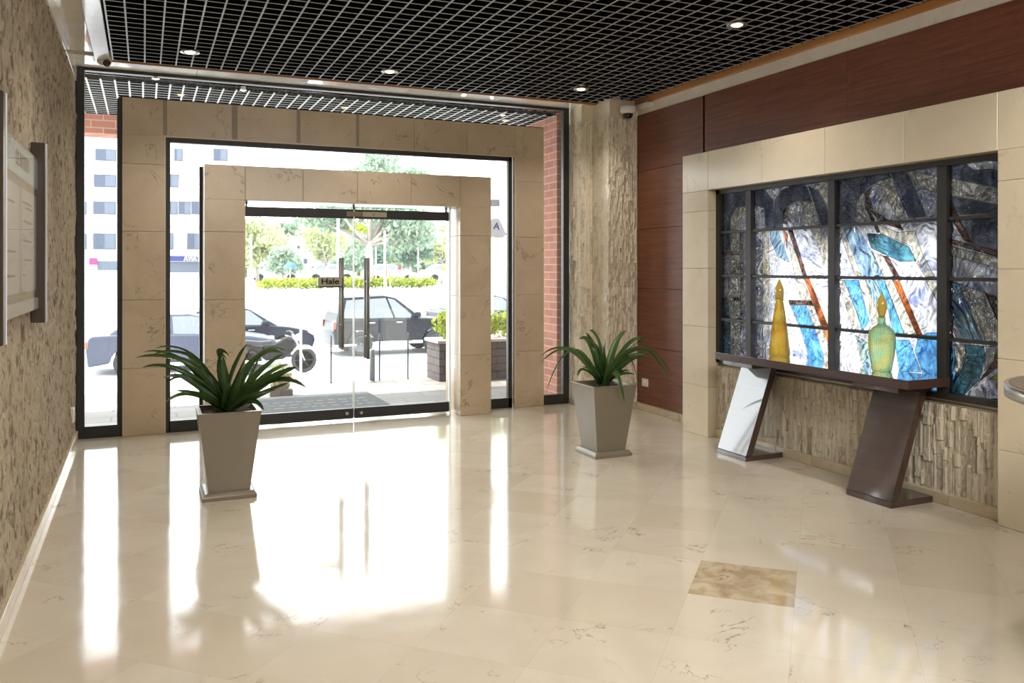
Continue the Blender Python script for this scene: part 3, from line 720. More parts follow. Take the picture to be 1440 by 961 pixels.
def bottle_mat(name, col, col2):
    m, nt, out = new_mat(name); N = NT(nt)
    tc = nt.nodes.new('ShaderNodeTexCoord'); s = N.n('SeparateXYZ', Vector=tc.outputs['Object'])
    ang = N.math('ARCTAN2', s.outputs[1], s.outputs[0])
    p1 = N.math('SINE', N.math('ADD', N.math('MULTIPLY', ang, 20.0), N.math('MULTIPLY', s.outputs[2], 420.0)))
    p2 = N.math('SINE', N.math('SUBTRACT', N.math('MULTIPLY', ang, 20.0), N.math('MULTIPLY', s.outputs[2], 420.0)))
    h = N.math('MULTIPLY', p1, p2)
    bmp = N.n('Bump', Height=h, Strength=.8, Distance=.006).outputs[0]
    nz = N.n('TexNoise', Vector=tc.outputs['Object'], Scale=7.0, Detail=1.0).outputs[0]
    c = N.mix(N.ramp(nz, [(.42, 0.0), (.6, 1.0)]), col, col2)
    rf = N.n('BsdfPrincipled', Base_Color=c, Roughness=.08, IOR=1.13, Normal=bmp); rf.inputs['Transmission Weight'].default_value = .9
    tl = N.n('BsdfTranslucent', Color=c, Normal=bmp)
    ms = N.n('MixShader', i0=.22, i1=rf.outputs[0], i2=tl.outputs[0])
    nt.links.new(ms.outputs[0], out.inputs[0]); return m
amber = bottle_mat('amber_diamond_glass', (.95, .52, .05), (.98, .78, .16)); amber2 = plain('yellow_amber_glass', (.62, .44, .08), .12, coat=.6)
green = bottle_mat('green_amber_diamond_glass', (.85, .80, .22), (.35, .90, .70))
def px_prof(pts, k): return [(r * k, z * k) for r, z in pts]
p = on(1096, 500.5, X=4.50); k = 6.478 / F
d1_ = thing('decanter', 'tall conical amber glass decanter with pointed stopper on console', 'decanter', (p.x, p.y, .81))
b = MB(); b.lathe(px_prof([(0, 0), (13, 0), (14, 1.5), (14.2, 6), (13, 18), (10.6, 40), (8, 60), (6, 72), (5, 78), (6, 79), (6, 80.5), (0, 80.5)], k), (p.x, p.y, .81), 40); b.build('bottle', amber, d1_)
b = MB(); b.lathe(px_prof([(0, 80.5), (5, 80.6), (5.6, 82), (6.6, 90), (5.8, 96), (3, 103), (.8, 108), (0, 109)], k), (p.x, p.y, .81), 28); b.build('stopper', amber2, d1_)
p = on(1240, 521, X=4.47); k = 5.54 / F
d2_ = thing('decanter', 'rounded green and amber glass decanter with teardrop stopper on console', 'decanter', (p.x, p.y, .81))
b = MB(); b.lathe(px_prof([(0, 0), (12, 0), (13, 1), (14.5, 10), (17, 25), (18.3, 40), (18.2, 48), (16.5, 56), (12, 62), (6.5, 66), (5, 70), (5.2, 75), (7, 76), (0, 76.5)], k), (p.x, p.y, .81), 40); b.build('bottle', green, d2_)
b = MB(); b.lathe(px_prof([(0, 76), (4.2, 76.5), (5, 80), (7.4, 90), (6.8, 97), (3.8, 104), (1, 109), (0, 110)], k), (p.x, p.y, .81), 28); b.build('stopper', amber2, d2_)

# ================================================================== RECEPTION COUNTER (right edge)
rc = thing('reception_desk', 'rounded steel edged desk end cut by right picture edge', 'desk', (3.35, 1.0, 0))
cx, cy = 3.62, .70
def oval(ax, ay, n=64): return [(cx + ax * math.copysign(abs(math.cos(t)) ** .75, math.cos(t)), cy + ay * math.copysign(abs(math.sin(t)) ** .75, math.sin(t))) for t in [2 * PI * i / n for i in range(n)]]

# ================================================================== PLANTERS
def frustum(b, cx, cy, w0, z0, w1, z1, mi=0):
    b.add([(cx - w0, cy - w0, z0), (cx + w0, cy - w0, z0), (cx + w0, cy + w0, z0), (cx - w0, cy + w0, z0), (cx - w1, cy - w1, z1), (cx + w1, cy - w1, z1), (cx + w1, cy + w1, z1), (cx - w1, cy + w1, z1)],
          [(0, 1, 5, 4), (1, 2, 6, 5), (2, 3, 7, 6), (3, 0, 4, 7)], mi)
def planter(cx, cy, label, leaf_list, zoom, seed, wid, green_):
    rd = random.Random(seed)
    t = thing('potted_plant', label, 'potted plant', (cx, cy, 0))
    b = MB()
    prof = [(.128, .045), (.192, .56), (.196, .563), (.194, .567), (.170, .567), (.168, .563), (.160, .52)]
    b.box(cx - .128, cx + .128, cy - .128, cy + .128, .044, .046)
    for (w0, z0), (w1, z1) in zip(prof, prof[1:]): frustum(b, cx, cy, w0, z0, w1, z1)
    pot = b.build('pot', M['pot'], t, bevel=.0)
    b = MB()
    pp = [(.165, 0), (.168, .004), (.168, .022), (.160, .030), (.150, .044), (.128, .047)]
    b.box(cx - .165, cx + .165, cy - .165, cy + .165, -.0005, .0005)
    for (w0, z0), (w1, z1) in zip(pp, pp[1:]): frustum(b, cx, cy, w0, z0, w1, z1)
    b.build('plinth', M['pot'], t)
    b = MB(); n = 10; g = [[(cx - .161 + .322 * i / n, cy - .161 + .322 * j / n, .535 + rd.uniform(-.006, .012)) for j in range(n + 1)] for i in range(n + 1)]
    b.add([p for r in g for p in r], [(i * (n + 1) + j, (i + 1) * (n + 1) + j, (i + 1) * (n + 1) + j + 1, i * (n + 1) + j + 1) for i in range(n) for j in range(n)], 0, True); b.build('soil', M['soil'], t)
    dcen = cx * SA + cy * CA
    b = MB()
    def leaf(mid, tip, doff, w):
        base = Vector((cx + rd.uniform(-.035, .035), cy + rd.uniform(-.035, .035), .54))
        db = base.x * SA + base.y * CA
        m = on(*zoom(*mid), D=db + doff * .5); e = on(*zoom(*tip), D=db + doff)
        tt = .55; c = (m - base * (1 - tt) ** 2 - e * tt ** 2) / (2 * tt * (1 - tt))
        n = 14; pts = [base * (1 - s) ** 2 + c * 2 * s * (1 - s) + e * s * s for s in [i / n for i in range(n + 1)]]
        vs = []; fs = []; side0 = None
        for i, p in enumerate(pts):
            s = i / n; tg = (pts[min(i + 1, n)] - pts[max(i - 1, 0)]).normalized()
            out = Vector((e.x - base.x, e.y - base.y, 0)); out = out.normalized() if out.length > .02 else Vector((0, -1, 0))
            sd = tg.cross(Vector((0, 0, 1)))
            if sd.length < .15: sd = out.cross(Vector((0, 0, 1)))
            sd.normalize()
            if side0 is not None and sd.dot(side0) < 0: sd = -sd
            if i == 0: roll = rd.uniform(.5, 1.1) * rd.choice((-1, 1))
            side0 = sd if side0 is None else (side0 * .5 + sd * .5).normalized(); sd = side0
            up = sd.cross(tg).normalized()
            if up.z < 0: up = -up
            sd, up = sd * math.cos(roll) + up * math.sin(roll), up * math.cos(roll) - sd * math.sin(roll)
            ww = w * (.62 + .5 * math.sin(PI * min(1, s * 1.15 + .1))) * (1 if s < .8 else max(.05, 1 - ((s - .8) / .2) ** 2.2))
            for q, f in ((-1, .22), (-.5, .05), (0, 0), (.5, .05), (1, .22)): vs.append(p + sd * (ww * q) + up * (ww * f * 1.5))
        for i in range(n):
            for q in range(4): fs.append((i * 5 + q, i * 5 + q + 1, (i + 1) * 5 + q + 1, (i + 1) * 5 + q))
        b.add(vs, fs, 0, True)
    extra = [((m_[0] + rd.uniform(-22, 22), m_[1] + rd.uniform(-8, 22)), (t_[0] + rd.uniform(-40, 40), t_[1] + rd.uniform(0, 45)), rd.uniform(-.2, .25), .95) for m_, t_ in [q_[:2] for q_ in leaf_list[::4]]]
    for L in leaf_list + extra:
        mid, tip, doff = L[:3]; w = (L[3] if len(L) > 3 else 1) * wid
        leaf(mid, tip, doff, w)
    b.build('foliage', green_, t, fix=False)
    return t
def leaf_mat(name, a, c_, rough=.28):
    m, nt, out = new_mat(name); N = NT(nt)
    geo = nt.nodes.new('ShaderNodeNewGeometry')
    nz = N.n('TexNoise', Vector=N.coords((1, 1, 1)), Scale=9.0, Detail=4.0).outputs[0]
    c = N.mix(N.math('ADD', N.math('MULTIPLY', geo.outputs['Random Per Island'], .6), N.math('MULTIPLY', nz, .4)), a, c_)
    p = N.n('BsdfPrincipled', Base_Color=c, Roughness=rough); tl = N.n('BsdfTranslucent', Color=c)
    ms = N.n('MixShader', i0=.25, i1=p.outputs[0], i2=tl.outputs[0])
    nt.links.new(ms.outputs[0], out.inputs[0]); return m
M['leaf1'] = leaf_mat('dark_glossy_leaf', (.018, .042, .012), (.06, .125, .028)); M['leaf2'] = leaf_mat('mid_green_leaf', (.022, .062, .016), (.09, .17, .04))
ZL = lambda x, y: (190 + x / 3.696, 460 + y / 3.696)
ZR = lambda x, y: (740 + x / 4.368, 440 + y / 4.368)
left_leaves = [((300, 150), (105, 110), .05), ((270, 185), (0, 158), .0, .9), ((235, 170), (40, 130), .18, .7), ((230, 225), (35, 212), -.05, .8), ((290, 275), (145, 265), -.15), ((280, 350), (155, 395), -.2, .8),
 ((365, 240), (255, 115), .15, 1.25), ((335, 275), (230, 152), .05, 1.2), ((432, 150), (492, 155), -.05, 1.2), ((510, 240), (577, 93), .1, 1.3), ((545, 240), (602, 113), -.02, 1.3), ((580, 225), (642, 153), .2, .8),
 ((640, 150), (785, 123), .22, .8), ((650, 235), (772, 140), .08, 1.1), ((700, 275), (842, 208), -.05, 1.2), ((680, 255), (800, 195), .1, 1.0), ((740, 270), (870, 300), -.1, .5), ((610, 385), (670, 432), -.22, .8),
 ((670, 345), (800, 290), -.15, .9), ((478, 345), (480, 295), -.26, 1.25), ((385, 380), (290, 335), -.2, .9), ((330, 320), (200, 240), -.12, 1.1), ((540, 330), (655, 290), -.22, 1.1), ((430, 330), (380, 250), -.15, 1.2),
 ((520, 340), (560, 230), -.15, 1.1), ((600, 360), (740, 330), -.2, .9), ((470, 260), (455, 150), .2, 1.1), ((400, 300), (300, 190), .22, 1.0), ((570, 300), (690, 60), .24, .35), ((350, 360), (215, 330), -.24, .8)]
planter(.505, 5.835, 'strap leaved plant in taupe tapered planter left of the door', left_leaves, ZL, 3, .0245, M['leaf1'])
right_leaves = [((250, 225), (92, 265), .0, .8), ((270, 235), (118, 500), .0, .6), ((395, 190), (322, 165), .1, 1.3), ((445, 190), (388, 105), -.05, 1.35), ((430, 240), (365, 120), .15, 1.1), ((545, 200), (612, 110), .1, 1.3),
 ((640, 180), (727, 188), .15, .9), ((600, 230), (715, 140), .0, .8), ((720, 215), (900, 405), .0, .6), ((700, 225), (845, 358), .2, .7), ((622, 270), (695, 490), -.15, 1.35), ((555, 370), (604, 552), -.28, 1.25),
 ((620, 280), (738, 262), -.08, 1.0), ((600, 250), (735, 215), .2, .9), ((352, 350), (316, 395), -.1, .7), ((350, 310), (245, 205), .15, .8), ((575, 365), (640, 362), -.15, .7), ((484, 290), (488, 160), .1, 1.0),
 ((640, 215), (835, 135), .1, .35), ((400, 330), (320, 240), -.12, 1.2), ((440, 300), (410, 180), -.15, 1.2), ((540, 300), (650, 230), -.1, 1.0), ((480, 300), (470, 200), -.2, 1.2), ((420, 370), (340, 330), -.2, .9), ((520, 340), (590, 260), .2, 1.0)]
planter(3.385, 5.88, 'strap leaved plant in taupe tapered planter by the brick and stone corner', right_leaves, ZR, 5, .0205, M['leaf2'])

# desk
b = MB(); b.prism(oval(.84, 1.72), 'z', .985, 1.035, smooth=True); b.build('steel_edge_band', M['steel'], rc)
b = MB(); b.prism(oval(.825, 1.705), 'z', 1.030, 1.037); b.build('desktop', plain('dark_desk_surface', (.05, .045, .04), .25), rc)
b = MB(); b.prism(oval(.77, 1.62), 'z', 0, .99, smooth=True); b.build('desk_body', plain('grey_desk_panel', (.25, .23, .21), .4), rc)

# ================================================================== OUTSIDE
def paving(name, a, b_, g, bw, rh):
    m, nt, out = new_mat(name); N = NT(nt)
    br = N.n('TexBrick', {'offset': .5}, Vector=N.coords(), Color1=a, Color2=b_, Mortar=g, Scale=1.0, Brick_Width=bw, Row_Height=rh, Mortar_Size=.012)
    nz = N.n('TexNoise', Vector=N.coords(), Scale=2.0, Detail=5.0).outputs[0]
    c = N.mix(N.ramp(nz, [(.35, .0), (.65, .5)]), br.outputs[0], tuple(x * .55 for x in a))
    p = N.n('BsdfPrincipled', Base_Color=c, Roughness=.75); nt.links.new(p.outputs[0], out.inputs[0]); return m
M['landing'] = paving('brownish_stone_paving', (.17, .145, .125), (.21, .185, .16), (.10, .085, .07), .6, .3)
M['plaza'] = paving('pale_concrete_paving', (.62, .62, .60), (.55, .55, .53), (.4, .4, .38), 1.2, .6)
M['road'] = plain('pale_asphalt', (.42, .43, .45), .85, vscale=.6)
b = MB(); b.box(-9, 14, 8.30, 10.95, -1.3, 0); struct(b.build('landing', M['landing']))
b = MB()
for k in range(1, 6): b.box(-9, 14, 10.95 + (k - 1) * .34, 10.95 + k * .34, -1.3, -k * .167)
struct(b.build('steps', M['landing']))
b = MB(); b.box(-40, 60, 12.65, 19.6, -1.3, -1.0); struct(b.build('plaza', M['plaza']))
b = MB(); b.box(-60, 80, 19.6, 30, -1.4, -1.05); b.add([(-60, 30, -1.05), (80, 30, -1.05), (80, 50, .2), (-60, 50, .2)], [(0, 1, 2, 3)]); b.add([(-90, 50, .2), (120, 50, .2), (120, 140, .8), (-90, 140, .8)], [(0, 1, 2, 3)]); struct(b.build('road', M['road']))
# canopy over the landing
b = MB(); b.box(-9, 14, 8.42, 10.8, 3.5, 3.7); cn = struct(b.build('canopy', M['black']))
grid(-1.9, 4.5, 8.44, 10.42, 3.21, .118, .016, .05, 'open_cell_grid', cn, M['gridedge2'])
M['brickred'] = brick('red_brick_wall', (.42, .17, .11), (.33, .125, .085), (.46, .33, .26), bw=.25, rh=.085, ms=.007)
b = MB(); b.box(-9, 14, 10.42, 10.8, 3.0, 3.7); b.build('brick_beam', M['brickred'], cn)
b = MB(); b.box(4.25, 6.5, 8.42, 9.35, 0, 3.5); struct(b.build('wall_brick', M['brickred']))
b = MB(); b.box(-9, -2.6, 8.42, 8.8, 0, 3.5); struct(b.build('wall_outside', M['brickred']))
for (u, v), lb in zip(((219, 112), (342, 128), (707, 163)), ('small downlight in the outside canopy grid at left', 'small downlight in the outside canopy grid over the portal', 'small downlight in the outside canopy grid at right')):
    q = on(u, v, Z=3.20); c_ = dup(DL, (q.x, q.y, 3.205), lb); c_.scale = (.45, .45, .45)

# doormat
dm = thing('doormat', 'grey speckled doormat with pale worn lettering outside glass door', 'doormat', (1.6, 9.3, 0))
b = MB(); b.slab(.75, 2.44, 8.72, 9.88, .0, .014, .004); rd = random.Random(4)
for y in (9.02, 9.20, 9.40):
    x = .95
    while x < 2.25:
        w = rd.uniform(.05, .10); b.box(x, x + w, y - .02, y + .02, .0135, .0155, 1); x += w + rd.uniform(.03, .06)
b.build('mat', [plain('grey_coir_mat', (.06, .06, .063), .95, var=.7, vscale=90, bump=.6, bscale=200), plain('worn_pale_print', (.18, .17, .15), .9)], dm)

# brick planter box with shrub
pb = thing('brick_planter', 'brown brick planter box with yellow green shrub right of the door', 'planter', (4.1, 11.1, 0))
b = MB(); b.slab(3.53, 4.72, 10.40, 10.93, 0, .50, .006); b.build('brick_box', brick('brown_planter_brick', (.075, .055, .05), (.06, .045, .042), (.02, .016, .015), bw=.30, rh=.10, ms=.010), pb)
b = MB(); b.slab(3.50, 4.75, 10.37, 10.95, .50, .54, .006); b.build('coping', M['plaza'], pb)
def foliage(b, c, rad, n, s, rd, flat=1.0, shell_=.45):
    for _ in range(n):
        d = Vector((rd.gauss(0, 1), rd.gauss(0, 1), rd.gauss(0, 1))).normalized() * (rd.uniform(shell_, 1) ** .6)
        p = Vector((c[0] + d.x * rad[0], c[1] + d.y * rad[1], c[2] + d.z * rad[2]))
        a = Vector((rd.gauss(0, 1), rd.gauss(0, 1), rd.gauss(0, .6) * flat)).normalized(); t = a.orthogonal().normalized(); t = Matrix.Rotation(rd.uniform(0, 6.28), 3, a) @ t; w = a.cross(t)
        q = s * rd.uniform(.6, 1.3)
        b.add([p - t * q, p - w * q * .45, p + t * q, p + w * q * .45], [(0, 1, 2, 3)])
def leafy(name, a, c_):
    m, nt, out = new_mat(name); N = NT(nt)
    geo = nt.nodes.new('ShaderNodeNewGeometry')
    c = N.mix(geo.outputs['Random Per Island'], a, c_)
    ms = N.n('MixShader', i0=.4, i1=N.n('BsdfDiffuse', Color=c).outputs[0], i2=N.n('BsdfTranslucent', Color=c).outputs[0])
    nt.links.new(ms.outputs[0], out.inputs[0]); return m
Lf = {'lime': leafy('lime_leaves', (.20, .27, .03), (.38, .40, .07)), 'green': leafy('grey_green_leaves', (.17, .24, .18), (.36, .44, .31)), 'olive': leafy('yellow_olive_leaves', (.33, .38, .20), (.52, .52, .32)),
      'dark': leafy('dark_bluish_leaves', (.09, .15, .12), (.18, .26, .19)), 'bark': plain('grey_brown_bark', (.30, .26, .23), .9, bump=.5)}
rd = random.Random(9)
b = MB()
for x in (3.72, 4.0, 4.3, 4.58): foliage(b, (x, 10.66, .72), (.2, .22, .2), 220, .05, rd, shell_=.1)
b.build('shrub', Lf['lime'], pb, fix=False)

# bollard, glass balustrade, handrail, lattice pot
q = on(523.5, 537, Z=0); bo = thing('bollard', 'short grey metal bollard on the landing right of the handles', 'bollard', q)
b = MB(); b.lathe([(.036, 0), (.036, .40), (.03, .425), (0, .43)], q, 20); b.build('post', plain('grey_bollard_paint', (.22, .24, .26), .5), bo)
b = MB(); b.lathe([(.05, 0), (.05, .012), (.036, .014)], q, 20); b.build('base_ring', M['steel'], bo)
gb = thing('glass_balustrade', 'low glass balustrade with thin dark posts at the landing edge', 'balustrade', (2.7, 10.85, 0))
for x in (2.21, 2.85, 3.24):
    b = MB(); b.tube([(x, 10.85, 0), (x, 10.85, .62)], .012, 8); b.build('post', M['darkmetal'], gb)
for x0, x1 in ((2.23, 2.83), (2.87, 3.22)):
    b = MB(); b.box(x0, x1, 10.846, 10.854, .06, .95); b.build('glass_panel', M['glass'], gb)
q = on(423, 505, Y=12.9); hr = thing('handrail', 'white steel handrail with curved arm beyond the steps', 'handrail', (q.x, q.y, -1.0))
b = MB(); a1 = [(q.x, q.y, -1.0), (q.x, q.y, .70), (q.x - .03, q.y, .82), (q.x - .10, q.y, .92), (q.x - .3, q.y, .98), (q.x - .62, q.y, 1.08)]; b.tube(a1, .020, 10); b.build('post', M['white'], hr)
b = MB(); b.tube([(q.x - .05, q.y, .27), (q.x + .85, q.y, .29)], .016, 8); b.build('rail', M['white'], hr)
b = MB(); b.lathe([(.045, 0), (.045, .25), (.022, .26)], (q.x, q.y, -1.0), 14); b.build('base_sleeve', M['darkmetal'], hr)
q = on(394, 556, Z=0); lp = thing('lattice_pot', 'small gold lattice plant pot standing on a stone block outside', 'plant pot', q)
b = MB(); b.slab(q.x - .13, q.x + .13, q.y - .1, q.y + .1, 0, .075, .006); b.build('stone_block', M['landing'], lp)
b = MB(); b.lathe([(.09, .075), (.12, .2), (.125, .27), (.112, .27), (.10, .18)], q, 24); bw_ = b.build('bowl', plain('cream_bowl', (.5, .45, .34), .4), lp)
b = MB()
for k in range(9):
    for s in (-1, 1): b.tube([(q.x + r_ * math.cos(k * .698 + s * t_), q.y + r_ * math.sin(k * .698 + s * t_), z_) for r_, t_, z_ in ((.098, 0, .085), (.116, .35, .145), (.126, .7, .21), (.130, .9, .265))], .005, 6)
b.build('lattice', plain('gold_wire', (.55, .38, .08), .3, .8), bw_)
b = MB(); foliage(b, (q.x, q.y, .32), (.11, .1, .06), 120, .03, rd, shell_=.1); b.build('plant', Lf['olive'], lp, fix=False)

# signs on a post beyond the brick wall
q = on(697, 376, Y=12.2); sp_ = thing('post_sign', 'white angular sign with blue letter A on a white post', 'sign', (q.x, q.y, -1.0))
b = MB(); b.tube([(q.x - .05, q.y + .03, -1.0), (q.x - .05, q.y + .03, 2.75)], .025, 10); b.build('post', M['white'], sp_)
b = MB(); P = [on(680 + x / 10.68, 260 + y / 10.68, Y=12.2) for x, y in ((60, 590), (130, 510), (238, 512), (345, 742), (290, 790), (60, 780))]
cz = sum((p.z for p in P)) / 6; cx_ = sum((p.x for p in P)) / 6
b.prism([(p.x, p.z) for p in P], 'y', q.y - .005, q.y + .02, 0); b.build('sign_panel', plain('pale_grey_sign', (.26, .26, .27), .7), sp_)
b = MB(); b.prism([(cx_ + (p.x - cx_) * 1.05, cz + (p.z - cz) * 1.05) for p in P], 'y', q.y + .021, q.y + .03, 0); b.build('sign_border', plain('dark_sign_edge', (.015, .015, .02), .6), sp_)
b = MB(); t = on(698.5, 318.5, Y=12.19); text_mesh('A', .155, b, Matrix.Translation((t.x, q.y - .008, t.z)) @ Matrix.Rotation(.12, 4, 'Y') @ Matrix.Rotation(PI / 2, 4, 'X'), bold=.004); b.build('lettering', plain('blue_lettering', (.005, .02, .09), .6), sp_)
b = MB(); P = [on(u, v, Y=12.2) for u, v in ((683, 280.5), (703, 280.5), (703, 290.5), (683, 290.5))]; b.prism([(p.x, p.z) for p in P], 'y', q.y - .005, q.y + .015); b.build('upper_panel', plain('lavender_sign', (.085, .08, .11), .7), sp_)

# ------------------------------------------------------------------ vehicles
carglass = plain('car_window_glass', (.02, .025, .03), .03, spec=1.0, coat=1.0); tyre = plain('tyre_rubber', (.012, .012, .013), .8); rim = plain('alloy_rim', (.10, .10, .11), .4, .6)
chrome = plain('chrome_trim', (.7, .7, .7), .12, 1.0); lampr = plain('red_tail_lamp', (.30, .05, .01), .2, coat=1); lampw = plain('clear_headlamp', (.6, .62, .65), .1, coat=1); orange = plain('orange_indicator', (.8, .25, .01), .3)
def paint(name, c, r=.3, coat=.12): return plain(name, c, r, 0, var=.02, spec=.12, coat=coat)
def car(label, x0, yc, z, L, W, H, kind, pmat, group=None, detail=True, flip=False):
    "x0 = rear bumper, the nose points to +x; built about its own base point"
    t = thing('car', label, 'car', (x0 + L / 2, yc, z), group)
    sx = -1 if flip else 1
    def P(fx, fz): return (x0 + L / 2 + sx * (fx - .5) * L, z + fz * H)
    wr_ = .205 * H if kind != 'suv' else .205 * H; ra = wr_ * 1.22
    wxr, wxf = (.19, .745) if kind == 'suv' else (.19, .80)
    if kind == 'suv':
        low = [(.005, .30), (.0, .42), (.01, .58), (.03, .62), (.64, .62), (.80, .60), (.93, .54), (.99, .46), (1.0, .32), (.985, .20)]
        cab = [(.02, .60), (.065, .97), (.38, 1.0), (.45, .965), (.645, .60)]
    else:
        low = [(.005, .30), (.0, .44), (.01, .62), (.03, .67), (.14, .68), (.70, .64), (.82, .60), (.94, .53), (.99, .44), (1.0, .32), (.985, .19)]
        cab = [(.10, .66), (.245, .955), (.34, 1.0), (.50, 1.0), (.57, .95), (.745, .63)]
    def arch(fx):
        c = P(fx, 0)[0]; r = ra; out = []
        for k in range(9):
            a = PI * k / 8; out.append((c + sx * r * math.cos(a), max(z + .15 * H, z + wr_ + r * math.sin(a) * .95)))
        return out
    poly = [P(*q) for q in low] + [P(.985, .15)] + arch(wxf) + arch(wxr) + [P(.01, .15)]
    hw = W / 2
    b = MB(); b.prism(poly, 'y', yc - hw, yc + hw); body = b.build('body', pmat, t, bevel=.05 * H)
    # cabin: tapered greenhouse
    n = len(cab); lo = []; 
    def ins(f): return hw * (.95 - .26 * (f - .6) / .4)
    vs = [(P(a, f)[0], yc - ins(f), P(a, f)[1]) for a, f in cab] + [(P(a, f)[0], yc + ins(f), P(a, f)[1]) for a, f in cab]
    b = MB(); b.add(vs, [tuple(range(n)), tuple(range(2 * n - 1, n - 1, -1))] + [(i, (i + 1) % n, n + (i + 1) % n, n + i) for i in range(n)]); b.build('cabin', pmat, t, bevel=.012)
    # windows just proud of the cabin faces
    def shrink(poly, k):
        cx_ = sum(p[0] for p in poly) / len(poly); cz_ = sum(p[1] for p in poly) / len(poly); return [(cx_ + (p[0] - cx_) * k[0], cz_ + (p[1] - cz_) * k[1]) for p in poly]
    if kind == 'suv': sides = [[(.07, .64), (.10, .93), (.225, .945), (.225, .63)], [(.24, .63), (.24, .945), (.385, .96), (.43, .63)], [(.445, .63), (.40, .955), (.445, .935), (.595, .62)]]
    else: sides = [[(.17, .685), (.265, .93), (.40, .965), (.405, .67)], [(.42, .67), (.415, .965), (.51, .965), (.565, .93), (.69, .645)]]
    for s in (-1, 1):
        for w in sides:
            b = MB(); pts = [(P(a, f)[0], yc + s * (ins(f) + .006), P(a, f)[1]) for a, f in w]; b.add(pts, [tuple(range(len(w)))]); b.build('side_window', carglass, t, fix=False)
    b = MB(); (a0, f0), (a1, f1) = cab[-2], cab[-1]
    e = .008; b.add([(P(a0 + .012, f0 - .01)[0] + sx * e, yc - ins(f0) * .9, P(a0, f0 - .01)[1] + e), (P(a0 + .012, f0 - .01)[0] + sx * e, yc + ins(f0) * .9, P(a0, f0 - .01)[1] + e), (P(a1 - .006, f1 + .02)[0] + sx * e, yc + ins(f1) * .94, P(a1, f1 + .02)[1] + e), (P(a1 - .006, f1 + .02)[0] + sx * e, yc - ins(f1) * .94, P(a1, f1 + .02)[1] + e)], [(0, 1, 2, 3)]); b.build('windscreen', carglass, t, fix=False)
    b = MB(); (a0, f0), (a1, f1) = cab[0], cab[1]
    b.add([(P(a0 + .01, f0 + .03)[0] - sx * e, yc - ins(f0) * .92, P(a0, f0 + .03)[1] + e), (P(a0 + .01, f0 + .03)[0] - sx * e, yc + ins(f0) * .92, P(a0, f0 + .03)[1] + e), (P(a1 - .01, f1 - .02)[0] - sx * e, yc + ins(f1) * .9, P(a1, f1 - .02)[1] + e), (P(a1 - .01, f1 - .02)[0] - sx * e, yc - ins(f1) * .9, P(a1, f1 - .02)[1] + e)], [(0, 1, 2, 3)]); b.build('rear_window', carglass, t, fix=False)
    for fx in (wxr, wxf):
        for s in (-1, 1):
            c = P(fx, 0)[0]; R_ = Matrix.Translation((c, yc + s * (hw - .09), z + wr_)) @ Matrix.Rotation(-s * PI / 2, 4, 'X')
            b = MB(); b.lathe([(wr_ * .66, -.10), (wr_ * .97, -.10), (wr_, -.07), (wr_, .07), (wr_ * .97, .10), (wr_ * .66, .10), (wr_ * .62, .06)], (0, 0, 0), 28, mat=R_); wh = b.build('wheel', tyre, t)
            if detail and s < 0:
                b = MB(); b.lathe([(wr_ * .66, .09), (wr_ * .60, .095), (wr_ * .57, .06)], (0, 0, 0), 28, mat=R_)
                for k in range(5):
                    a = k * 2 * PI / 5
                    for da in (-.16, .16):
                        b.prism([(.02 * math.cos(a + PI / 2) + .03 * math.cos(a), .02 * math.sin(a + PI / 2) + .03 * math.sin(a)), (wr_ * .6 * math.cos(a + da), wr_ * .6 * math.sin(a + da)), (wr_ * .6 * math.cos(a + da * 1.9), wr_ * .6 * math.sin(a + da * 1.9)), (.04 * math.cos(a - PI / 2) + .03 * math.cos(a), .04 * math.sin(a - PI / 2) + .03 * math.sin(a))], 'z', .05, .085, mat=R_)
                b.lathe([(0, .095), (.035, .095), (.04, .05)], (0, 0, 0), 14, mat=R_); b.build('rim', rim, wh)
    def lamp(name, m, a0, a1, f0, f1, side):
        b = MB(); b.slab(min(P(a0, 0)[0], P(a1, 0)[0]), max(P(a0, 0)[0], P(a1, 0)[0]), yc + side * hw * .98 - (.26 if side > 0 else .012), yc + side * hw * .98 + (.012 if side > 0 else .26), z + f0 * H, z + f1 * H, .012); b.build(name, m, t)
    for s in (-1, 1):
        lamp('headlamp', lampw, .935, .99, .42, .50, s); lamp('tail_lamp', lampr, -.003, .06, .46, .58, s)
    if detail:
        for fx in ((.27, .47) if kind == 'suv' else (.36, .57)):
            b = MB(); c = P(fx, .55); b.slab(c[0] - .09, c[0] + .09, yc - hw - .03, yc - hw + .02, c[1] - .015, c[1] + .02, .008); b.build('door_handle', chrome, t)
        b = MB(); c = P(.60 if kind == 'suv' else .665, .66); b.slab(c[0] - .11, c[0] + .09, yc - hw - .17, yc - hw + .06, c[1] - .02, c[1] + .11, .03); b.build('wing_mirror', pmat, t)
        b = MB(); q0, q1 = P(wxr + .10, .19), P(wxf - .10, .22); b.slab(min(q0[0], q1[0]), max(q0[0], q1[0]), yc - hw - .012, yc - hw + .01, z + .19 * H, z + .24 * H, .008); b.build('sill_trim', chrome if kind == 'suv' else tyre, t)
    return t
car('silver grey sedan parked outside at left, seen in narrow panes', -1.25, 22.6, -1.05, 4.5, 1.8, 1.40, 'sedan', paint('silver_grey_paint', (.055, .06, .085)))
car('dark navy sedan parked outside behind the left door leaf', .40, 25.2, -1.05, 4.1, 1.75, 1.42, 'sedan', paint('navy_paint', (.006, .009, .02)))
car('black SUV parked outside behind the door handles', 4.88, 24.5, -1.05, 4.05, 1.85, 1.72, 'suv', paint('black_paint', (.007, .007, .011)))
car('dark blue car parked outside beyond the black SUV at right', 9.3, 28.2, -1.05, 4.3, 1.8, 1.55, 'sedan', paint('deep_blue_paint', (.006, .01, .025)))
base = None; wp = paint('white_paint', (.65, .66, .67))
